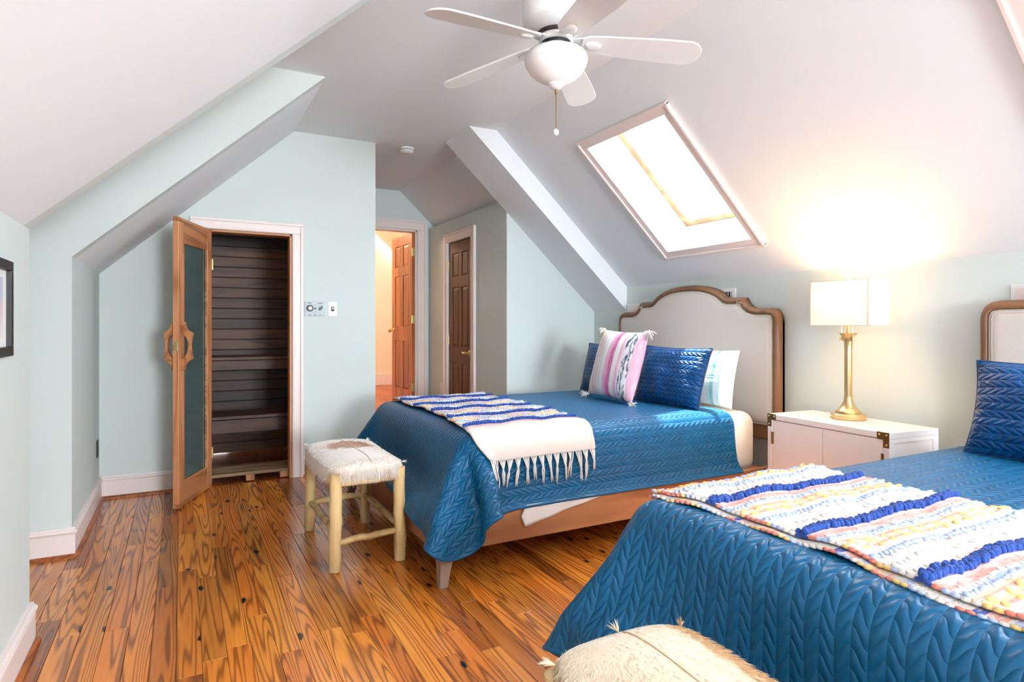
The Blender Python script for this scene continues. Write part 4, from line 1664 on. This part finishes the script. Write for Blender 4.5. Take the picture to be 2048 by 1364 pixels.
M['stripe'] = stripe_mat()
M['mint'] = mint_mat()
BT = .668
build_pillow('pillow', 'white sleeping pillow mostly hidden behind the right blue sham', .64, .36, .14, 'sheet', (3.245, 3.44, BT), .20, 0.0, seed=2)
build_pillow('pillow', 'mint and white ruffled pillow leaning on the first headboard', .66, .385, .15, 'mint', (3.10, 3.14, BT), .20, .02, seed=4, wr=.008)
build_pillow('pillow_sham', 'blue quilted sham at the far side of the first bed', .66, .40, .17, 'sham', (2.98, 3.985, BT), .24, 0.03, 'navy', seed=6, group='blue quilted shams', wr=.010)
build_pillow('pillow_sham', 'shiny blue quilted sham beside the striped pillow on the first bed', .64, .41, .16, 'sham', (2.86, 3.17, BT), .30, -.02, 'navy', seed=8, group='blue quilted shams', wr=.014)
build_pillow('throw_pillow', 'pink and white striped pillow with tasselled corners', .54, .50, .17, 'stripe', (2.67, 3.53, BT + .022), .28, -.04, seed=10, pinch=.05, roll=-.03, wr=.006, tassels=True)
build_pillow('pillow_sham', 'blue quilted sham on the bed nearest the camera', .70, .40, .19, 'sham', (2.90, 1.035, BT), .28, 0.0, 'navy', seed=12, group='blue quilted shams', wr=.012)

# ------------------------------------------------------------------ nightstand
NA = math.atan2(3.014 - 3.077, 1.75 - 2.51)      # slight turn of the front edge
ns = thing('nightstand', 'white two-door campaign nightstand with brass corners', 'nightstand', (3.238, 2.126, 0), 0)
ns.rotation_euler = (0, 0, -math.atan2(.063, .76) + 0.0)
ns.rotation_euler = (0, 0, -(math.atan2(3.077 - 3.014, 2.51 - 1.75)))
NW, ND, NH = .755, .375, .682
fx, bx, hy = -ND / 2, ND / 2, NW / 2
fr = .032
MB().box(fx, bx, -hy, hy, NH - fr, NH).build('top', 'ns_white', ns, bevel=.003)
for s in (-1, 1):
    y0, y1 = sorted((s * hy, s * (hy - fr)))
    MB().box(fx, fx + .042, y0, y1, 0, NH - fr).build('front_post', 'ns_white', ns, bevel=.002)
    MB().box(bx - .042, bx, y0, y1, 0, NH - fr).build('back_post', 'ns_white', ns, bevel=.002)
    y0, y1 = sorted((s * (hy - .006), s * (hy - .02)))
    MB().box(fx + .042, bx - .042, y0, y1, .12, NH - fr).build('side_panel', 'ns_white', ns)
    y0, y1 = sorted((s * (hy - .001), s * (hy - .02)))
    MB().box(fx + .042, bx - .042, y0, y1, NH - fr - .02, NH - fr).build('side_rail', 'ns_white', ns)
    MB().box(fx + .042, bx - .042, y0, y1, .08, .12).build('side_rail', 'ns_white', ns)
MB().box(fx, bx, -hy + fr, hy - fr, .08, .11).build('bottom', 'ns_white', ns)
MB().box(bx - .012, bx - .002, -hy + fr, hy - fr, .11, NH - fr).build('back_panel', 'ns_white', ns)
for s in (-1, 1):
    y0, y1 = sorted((s * .0015, s * (hy - fr - .003)))
    dr = MB().box(fx + .004, fx + .022, y0, y1, .114, NH - fr - .004).build('door', 'ns_white', ns, bevel=.0015)
    for z in (.19, NH - .14):
        yc = s * (hy - fr - .002)
        MB().box(fx - .001, fx + .006, yc - .008, yc + .008, z - .035, z + .035).lathe([(.004, -.036), (.004, .036)], (fx - .002, yc, z), 8).build('hinge', 'bronze', dr)
    m = MB()
    yo = s * hy
    for (ya, yb, z0, z1) in ((yo - s * .062, yo + s * .0012, NH - .034, NH + .0012), (yo - s * .030, yo + s * .0012, NH - .074, NH - .034)):
        a, b = sorted((ya, yb))
        m.box(fx - .0016, fx, a, b, z0, z1)
    m.box(fx - .0016, fx + .03, min(yo, yo + s * .0012), max(yo, yo + s * .0012), NH - .034, NH + .0012) if s > 0 else None
    br = m.build('corner_bracket', 'bronze', ns)
    m = MB()
    for (yy, zz) in ((yo - s * .05, NH - .012), (yo - s * .012, NH - .012), (yo - s * .012, NH - .060)):
        m.blob((fx - .002, yy, zz), .003, .005, .005, 8, 6)
    m.build('screw', 'brass', br, smooth=True)['kind'] = 'stuff'

# ------------------------------------------------------------------ table lamp
LX, LY = 3.30, 2.155
lp = thing('table_lamp', 'brass column table lamp with a lit white rectangular shade', 'lamp', (LX, LY, NH + .001))
MB().lathe([(.088, 0), (.090, .004), (.090, .026), (.086, .030), (.066, .031), (.066, .038)], (0, 0, 0), 48).build('base', 'brass', lp, smooth=True, angle=30)
prof = [(.064, .037), (.063, .044), (.052, .052), (.040, .066), (.030, .085), (.024, .105), (.021, .125)]
MB().lathe(prof, (0, 0, 0), 48).build('foot', 'brass', lp, smooth=True, angle=40)
# fluted column
cm = MB()
P = np.zeros((64, 2, 3))
for i in range(64):
    a = 2 * PI * i / 64
    r = .0205 - .002 * (0.5 + .5 * math.cos(a * 8)) ** 2
    for j, z in enumerate((.124, .405)):
        P[i, j] = (r * math.cos(a), r * math.sin(a), z)
cm.grid(P, True)
cm.build('column', 'brass', lp, smooth=True)
MB().lathe([(.021, .404), (.0215, .412), (.024, .440), (.032, .462), (.046, .478), (.047, .481), (.03, .480)], (0, 0, 0), 48).build('capital', 'brass', lp, smooth=True, angle=40)
MB().lathe([(.0115, .478), (.0115, .60)], (0, 0, 0), 24).build('neck', 'brass', lp, smooth=True, angle=40)
ryaw = -math.atan2(.063, .76)
for s in (-1, 1):
    MB().tube([(-.012, s * .030, .535), (-.012, s * .034, .46)], .0012, 5).build('pull_chain', 'brass', lp)
    MB().lathe([(.003, .024), (.005, .018), (.008, .006), (.012, 0)], (-.012, s * .034, .438), 14).build('chain_bell', 'brass', lp, smooth=True)


def shade_mat():
    m, nt, b = mat_new('lit_linen_shade')
    out = nt.nodes['Material Output']
    df = nd(nt, 'ShaderNodeBsdfDiffuse')
    tl = nd(nt, 'ShaderNodeBsdfTranslucent')
    n = noise_tex(nt, texco(nt), 400, 2)
    c = mixc(nt, n, (0.86, 0.80, 0.75, 1), (0.92, 0.88, 0.84, 1))
    nt.links.new(c, df.inputs[0])
    nt.links.new(c, tl.inputs[0])
    mx = nd(nt, 'ShaderNodeMixShader')
    mx.inputs[0].default_value = .07
    nt.links.new(df.outputs[0], mx.inputs[1])
    nt.links.new(tl.outputs[0], mx.inputs[2])
    nt.links.new(mx.outputs[0], out.inputs[0])
    return m


M['shade'] = shade_mat()


def rrect(hx, hy, r, n=6):
    pts = []
    for (sx, sy, a0) in ((1, 1, 0), (-1, 1, PI / 2), (-1, -1, PI), (1, -1, 1.5 * PI)):
        for i in range(n + 1):
            a = a0 + PI / 2 * i / n
            pts.append((sx * (hx - r) + r * math.cos(a), sy * (hy - r) + r * math.sin(a)))
    return pts


SH0, SH1 = 1.204 - NH, 1.456 - NH
rr = rrect(.085, .185, .02)
P = np.array([[(x, y, SH0), (x, y, (SH0 + SH1) / 2), (x * .985, y * .985, SH1)] for x, y in rr])
sh_ = MB().grid(P, True).build('shade', 'shade', lp, smooth=True, angle=50)
for z, k in ((SH0, 1.0), (SH1, .985)):
    MB().tube([(x * k, y * k, z) for x, y in rr + rr[:1]], .0018, 6, False).build('shade_trim', 'piping', sh_)
MB().tube([(-.0845, -.166, SH0), (-.083, -.163, SH1)], .0035, 4).build('seam', 'piping', sh_)
MB().lathe([(.006, SH1 - .06), (.006, SH1 + .002), (.012, SH1 + .006), (.010, SH1 + .018), (.022, SH1 + .038)], (0, 0, 0), 18).build('finial', 'white_plastic', lp, smooth=True, angle=40)
m = MB()
for a in (0, PI / 2, PI, 1.5 * PI):
    m.tube([(0, 0, SH1 - .03), (.083 * math.cos(a), .182 * math.sin(a), SH1 - .012)], .002, 5)
m.build('shade_spider', 'brass', lp)
M['bulb'] = plain('lit_bulb', rgb(255, 236, 200), .4, (1.0, .80, .52, 1), 12)
bulbs = []
for s in (-1, 1):
    MB().blob((0, s * .06, SH0 + .12), .03, .03, .038, 14, 10).build('bulb', 'bulb', lp, smooth=True)
    d = bpy.data.lights.new('lamp_glow', 'POINT')
    d.energy = 12.0
    d.color = (1.0, .60, .27)
    d.shadow_soft_size = .035
    o = bpy.data.objects.new('lamp_glow', d)
    COL.objects.link(o)
    o.location = (LX, LY + s * .06, NH + SH0 + .165)


# ------------------------------------------------------------------ ceiling fan
FX, FY, FZ = 1.462, 2.314, 2.40
fan = thing('ceiling_fan', 'white five-blade ceiling fan with ribbed glass bowl light', 'ceiling fan', (FX, FY, ZC))
zf = 2.46 - ZC
MB().lathe([(.075, 0), (.078, -.012), (.068, -.04), (.04, -.055)], (0, 0, 0), 40).build('canopy', 'fan_white', fan, smooth=True, angle=40)
MB().lathe([(.016, -.05), (.016, zf + .24)], (0, 0, 0), 20).build('downrod', 'fan_white', fan, smooth=True, angle=40)
MB().lathe([(.03, zf + .245), (.085, zf + .24), (.125, zf + .222), (.145, zf + .19), (.1485, zf + .165), (.1485, zf + .158), (.150, zf + .156), (.150, zf + .10), (.144, zf + .075), (.12, zf + .052), (.085, zf + .04)], (0, 0, 0), 56).build('motor_housing', 'fan_white', fan, smooth=True, angle=25)
MB().lathe([(.082, zf + .04), (.078, zf + .022)], (0, 0, 0), 40).build('vent_ring', 'dark_gap', fan)
MB().lathe([(.076, zf + .024), (.076, zf + .0), (.07, zf - .004)], (0, 0, 0), 40).build('flywheel', 'fan_white', fan, smooth=True, angle=40)
MB().lathe([(.066, zf - .002), (.063, zf - .018)], (0, 0, 0), 40).build('switch_gap', 'black', fan)
MB().lathe([(.062, zf - .018), (.070, zf - .022), (.074, zf - .034), (.088, zf - .040), (.104, zf - .046)], (0, 0, 0), 48).build('light_fitter', 'fan_white', fan, smooth=True, angle=40)
# ribbed bowl
gp = [(.102, -.042), (.124, -.050), (.136, -.064), (.140, -.080), (.134, -.104), (.117, -.132), (.092, -.156), (.062, -.174), (.036, -.184), (.02, -.187)]
P = np.zeros((96, len(gp), 3))
for i in range(96):
    a = 2 * PI * i / 96
    for j, (r, z) in enumerate(gp):
        rr_ = r * (1 + (.010 if j > 1 else 0) * (1 if i % 2 else -1))
        P[i, j] = (rr_ * math.cos(a), rr_ * math.sin(a), zf + z)
m_, nt_, b__ = mat_new('frosted_opal_glass')
nt_.links.new(mixc(nt_, noise_tex(nt_, texco(nt_), 8, 2), rgb(238, 238, 236), rgb(246, 246, 244)), b__.inputs['Base Color'])
b__.inputs['Roughness'].default_value = .3
b__.inputs['Subsurface Weight'].default_value = .15
b__.inputs['Subsurface Radius'].default_value = (.03, .03, .03)
M['opal'] = m_
bw = MB().grid(P, True).build('glass_bowl', 'opal', fan, smooth=True)
MB().lathe([(.034, zf - .180), (.035, zf - .189), (.022, zf - .204), (.010, zf - .210)], (0, 0, 0), 30).build('bowl_finial', 'fan_white', fan, smooth=True, angle=40)
m = MB()
m.lathe([(.006, 0), (.007, -.006), (.004, -.010), (.0065, -.014), (.004, -.022)], (0, 0, zf - .208), 14)
m.build('chain_coupling', 'bronze', fan, smooth=True)
MB().tube([(0, 0, zf - .226), (0, 0, zf - .39)], .0022, 6).build('pull_chain', 'bronze', fan)
MB().blob((0, 0, zf - .398), .013, .013, .015, 14, 10).build('chain_ball', 'pane_ball', fan, smooth=True) if 'pane_ball' in M else MB().blob((0, 0, zf - .398), .013, .013, .015, 14, 10).build('chain_ball', 'fan_white', fan, smooth=True)


def blade_shape():
    out = []
    n = 14
    # from root to tip along +x ; y half widths
    L0, L1 = .115, .645
    top = [(L0, .038), (L0 + .03, .054), (L0 + .10, .062), (L1 - .20, .076), (L1 - .07, .078)]
    tip = []
    for i in range(1, n):
        a = PI / 2 - PI * i / n
        tip.append((L1 - .07 + .07 * math.cos(a), .078 * math.sin(a)))
    return top + tip + [(x, -y) for x, y in reversed(top)]


bs = blade_shape()
proto_b = proto_i = proto_m = None
for k in range(5):
    a = math.radians(44 + 72 * k)
    if k == 0:
        m = MB().prism([(x, y, 0) for x, y in bs], (0, 0, .008))
        m.v = [tuple(Matrix.Rotation(math.radians(-12), 3, 'X') @ Vector(p)) for p in m.v]
        proto_b = m.build('blade', 'fan_white', fan, bevel=.002)
        proto_b.location = (0, 0, zf)
        proto_b.rotation_euler = (0, math.radians(5), a)
        m = MB().prism([(.06, -.018, .012), (.14, -.03, .010), (.20, -.02, .010), (.20, .02, .010), (.14, .03, .010), (.06, .018, .012)], (0, 0, .006))
        m.v = [tuple(Matrix.Rotation(math.radians(-12) * min(1, max(0, (p[0] - .06) / .08)), 3, 'X') @ Vector(p)) for p in m.v]
        proto_i = m.build('blade_iron', 'fan_white', proto_b, bevel=.002)
        m = MB().lathe([(.036, 0), (.036, -.004), (.030, -.006), (.026, -.009), (.012, -.010)], (.165, 0, 0), 28, 'z', 1.0, .72)
        m.v = [tuple(Matrix.Rotation(math.radians(-12), 3, 'X') @ Vector(p)) for p in m.v]
        proto_m = m.build('medallion', 'fan_white', proto_b, smooth=True, angle=30)
    else:
        c = copy_part(proto_b, fan, (0, 0, zf), (0, math.radians(5), a))
        copy_part(proto_i, c)
        copy_part(proto_m, c)


# ------------------------------------------------------------------ fur stools
def fur_mat(name, base, tip, patch=None, pc=(0, 0), pr=(.1, .1)):
    m, nt, b = mat_new(name)
    co = texco(nt)
    n = noise_tex(nt, mapping(nt, co, (10, 10, 10)), 1.0, 3)
    n2 = noise_tex(nt, mapping(nt, co, (160, 30, 60)), 1.0, 2)
    c = mixc(nt, n, base, tip)
    c = mixc(nt, mathn(nt, 'MULTIPLY', n2, .35), c, tuple(x * .8 for x in base[:3]) + (1,))
    if patch:
        sep = nd(nt, 'ShaderNodeSeparateXYZ')
        nt.links.new(co, sep.inputs[0])
        dx = mathn(nt, 'DIVIDE', mathn(nt, 'SUBTRACT', sep.outputs[0], pc[0]), pr[0])
        dy = mathn(nt, 'DIVIDE', mathn(nt, 'SUBTRACT', sep.outputs[1], pc[1]), pr[1])
        d = mathn(nt, 'SQRT', mathn(nt, 'ADD', mathn(nt, 'MULTIPLY', dx, dx), mathn(nt, 'MULTIPLY', dy, dy)))
        d = mathn(nt, 'ADD', d, mathn(nt, 'MULTIPLY_ADD', noise_tex(nt, co, 22, 3), .9, -.45))
        f = mathn(nt, 'MULTIPLY', mathn(nt, 'SUBTRACT', 1.0, d), 3.0, clamp=True)
        c = mixc(nt, f, c, patch)
    nt.links.new(c, b.inputs['Base Color'])
    b.inputs['Roughness'].default_value = .75
    b.inputs['Sheen Weight'].default_value = .3
    return m


M['piping_dark'] = plain('hide_seam_tan', rgb(206, 180, 148), .8)
M['fur_white'] = fur_mat('white_goat_hide', rgb(246, 240, 232), rgb(236, 216, 198), rgb(176, 112, 70), (.01, .11), (.15, .13))
M['fur_cream'] = fur_mat('cream_goat_hide', rgb(226, 212, 188), rgb(206, 178, 142), rgb(186, 146, 98), (.17, .05), (.05, .5))


def build_stool(label, loc, rotz, furmat, seed):
    rnd = random.Random(seed)
    st = thing('stool', label, 'stool', loc, rotz, 'hide covered log stools')
    hx, hy = .158, .345
    legs = [(-hx, -hy), (hx, -hy), (-hx, hy), (hx, hy)]
    for lx, ly in legs:
        pts, rs = [], []
        for i in range(9):
            t = i / 8
            pts.append((lx + rnd.uniform(-.003, .003) + (1 - t) * .012 * (1 if lx > 0 else -1) * .6, ly + rnd.uniform(-.003, .003), .478 * t))
            rs.append(.031 + rnd.uniform(-.0015, .002) - .002 * t)
        pts[0] = (pts[0][0], pts[0][1], 0)
        rs[0] = .028
        MB().tube(pts, rs, 16).build('leg', 'log', st, smooth=True, angle=50)

    def stretcher(p, q, z0, z1):
        pts, rs = [], []
        for i in range(9):
            t = i / 8
            pts.append((p[0] + (q[0] - p[0]) * t + rnd.uniform(-.003, .003), p[1] + (q[1] - p[1]) * t + rnd.uniform(-.003, .003), z0 + (z1 - z0) * t + .010 * math.sin(PI * t) * rnd.uniform(-.3, 1)))
            rs.append(.014 + .004 * math.sin(PI * t) + rnd.uniform(-.001, .0015))
        MB().tube(pts, rs, 12).build('stretcher', 'log', st, smooth=True)
    stretcher(legs[0], legs[1], .135, .155)
    stretcher(legs[2], legs[3], .16, .17)
    stretcher(legs[0], legs[2], .175, .165)
    stretcher(legs[1], legs[3], .18, .17)
    # seat rails under the hide
    for p, q in ((legs[0], legs[1]), (legs[2], legs[3]), (legs[0], legs[2]), (legs[1], legs[3])):
        MB().tube([(*p, .43), (*q, .43)], .02, 10).build('seat_rail', 'log', st, smooth=True)
    sx, sy = hx + .032, hy + .034

    def top(a, b):
        """a,b in -1..1 over the seat; returns a point on the hide."""
        e = max(abs(a), abs(b))
        z = .500 + .030 * (1 - a ** 2) * (1 - .6 * b ** 4) + .012 * b * b - .010 * abs(a) ** 6 - .016 * abs(b) ** 10
        return Vector((a * sx, b * sy, z))
    n = 33
    P = np.zeros((n, n + 8, 3))
    m = MB()
    ring_n = 80
    # polar layout: centre to edge then skirt
    rows = []
    for r in np.linspace(0.02, 1, 12):
        row = []
        for k in range(ring_n):
            a = 2 * PI * k / ring_n
            c, s = math.cos(a), math.sin(a)
            q = (abs(c) ** 5 + abs(s) ** 5) ** (-1 / 5)
            row.append(tuple(top(c * q * r * (1 if r < 1 else 1), s * q * r)))
        rows.append(row)
    for dz, gr in ((-.012, 1.012), (-.03, 1.016), (-.05, 1.01), (-.062, .985)):
        row = []
        for k in range(ring_n):
            a = 2 * PI * k / ring_n
            c, s = math.cos(a), math.sin(a)
            q = (abs(c) ** 5 + abs(s) ** 5) ** (-1 / 5)
            p = top(c * q, s * q)
            corner = (abs(c * s) * 2) ** 4
            row.append((p.x * gr, p.y * gr, p.z + dz * (1 + .2 * math.sin(k * 1.7) - .35 * corner)))
        rows.append(row)
    G = np.array(rows).transpose(1, 0, 2)
    m.grid(G, True)
    m.f.append(tuple(k * len(rows) for k in range(ring_n)))
    pad = m.build('hide_seat', furmat, st, smooth=True)
    pad['label'] = 'goat hide stretched over the seat'
    # hair
    V, F = [], []

    def hair(p, d, L, w):
        side = d.cross(Vector((rnd.uniform(-1, 1), rnd.uniform(-1, 1), rnd.uniform(-1, 1)))).normalized() * w
        q = p + d * L * .55
        t = p + d * L + Vector((0, 0, -.12 * L))
        o = len(V)
        V.extend([p - side, p + side, q + side * .8, q - side * .8, t])
        F.extend([(o, o + 1, o + 2, o + 3), (o + 3, o + 2, o + 4)])
    for _ in range(12000):
        a, b = rnd.uniform(-1, 1), rnd.uniform(-1, 1)
        if abs(a) ** 5 + abs(b) ** 5 > 1:
            continue
        p = top(a, b)
        d = Vector((a * .5 + rnd.uniform(-.16, .16), -.6 + b * .35 + rnd.uniform(-.16, .16), .02 + rnd.uniform(0, .06))).normalized()
        hair(p - Vector((0, 0, .0015)), d, rnd.uniform(.014, .026), .0007)
    for _ in range(5200):
        a = rnd.uniform(0, 2 * PI)
        c, s = math.cos(a), math.sin(a)
        q = (abs(c) ** 5 + abs(s) ** 5) ** (-1 / 5)
        p = top(c * q, s * q)
        dz = rnd.uniform(.0, .055)
        p = Vector((p.x * 1.012, p.y * 1.012, p.z - dz))
        d = Vector((c * .45 + rnd.uniform(-.25, .25), s * .45 + rnd.uniform(-.25, .25), -.8)).normalized()
        hair(p, d, rnd.uniform(.02, .046), .0007)
    for (ex, ey) in ((-1, -1), (1, -1), (1, 1), (-1, 1), (0.1, 1)):
        for _ in range(46):
            k = .9 if abs(ex) == 1 else .99
            p = top(ex * k, ey * k)
            d = Vector((ex * .8 + rnd.uniform(-.4, .4), ey * .8 + rnd.uniform(-.4, .4), rnd.uniform(0, .5))).normalized()
            hair(p, d, rnd.uniform(.02, .04), .0012)
    pts = [tuple(top(.06 + .05 * math.sin(t * 3 + seed), t) + Vector((0, 0, .001))) for t in np.linspace(-.96, .96, 30)]
    MB().tube(pts, .0018, 6).build('hide_seam', 'piping_dark', st, smooth=True)
    fo = MB().add(V, F).build('fur', furmat, st)
    fo['kind'] = 'stuff'
    return st


build_stool('log stool with white and brown hide seat at the foot of the first bed', (.826, 3.415, 0), 0.0, 'fur_white', 3)
build_stool('cream hide log stool cut by the bottom edge of the photo', (.850, .735, 0), 0.0, 'fur_cream', 5)

# ------------------------------------------------------------------ lamp in the room beyond the hall
bl = thing('pendant_lamp', 'warm ceiling lamp in the room beyond the hall', 'lamp', (1.5, 8.4, 3.05))
MB().lathe([(.06, 0), (.06, -.02), (.012, -.03)], (0, 0, 0), 24).build('canopy', 'brass', bl, smooth=True, angle=40)
MB().lathe([(.03, -.03), (.14, -.05), (.16, -.09), (.10, -.14), (.02, -.15)], (0, 0, 0), 32).build('globe', 'bulb', bl, smooth=True)
d = bpy.data.lights.new('pendant_glow', 'POINT')
d.energy = 62
d.color = (1.0, .74, .52)
d.shadow_soft_size = .12
o = bpy.data.objects.new('pendant_glow', d)
COL.objects.link(o)
o.location = (1.5, 8.4, 2.75)
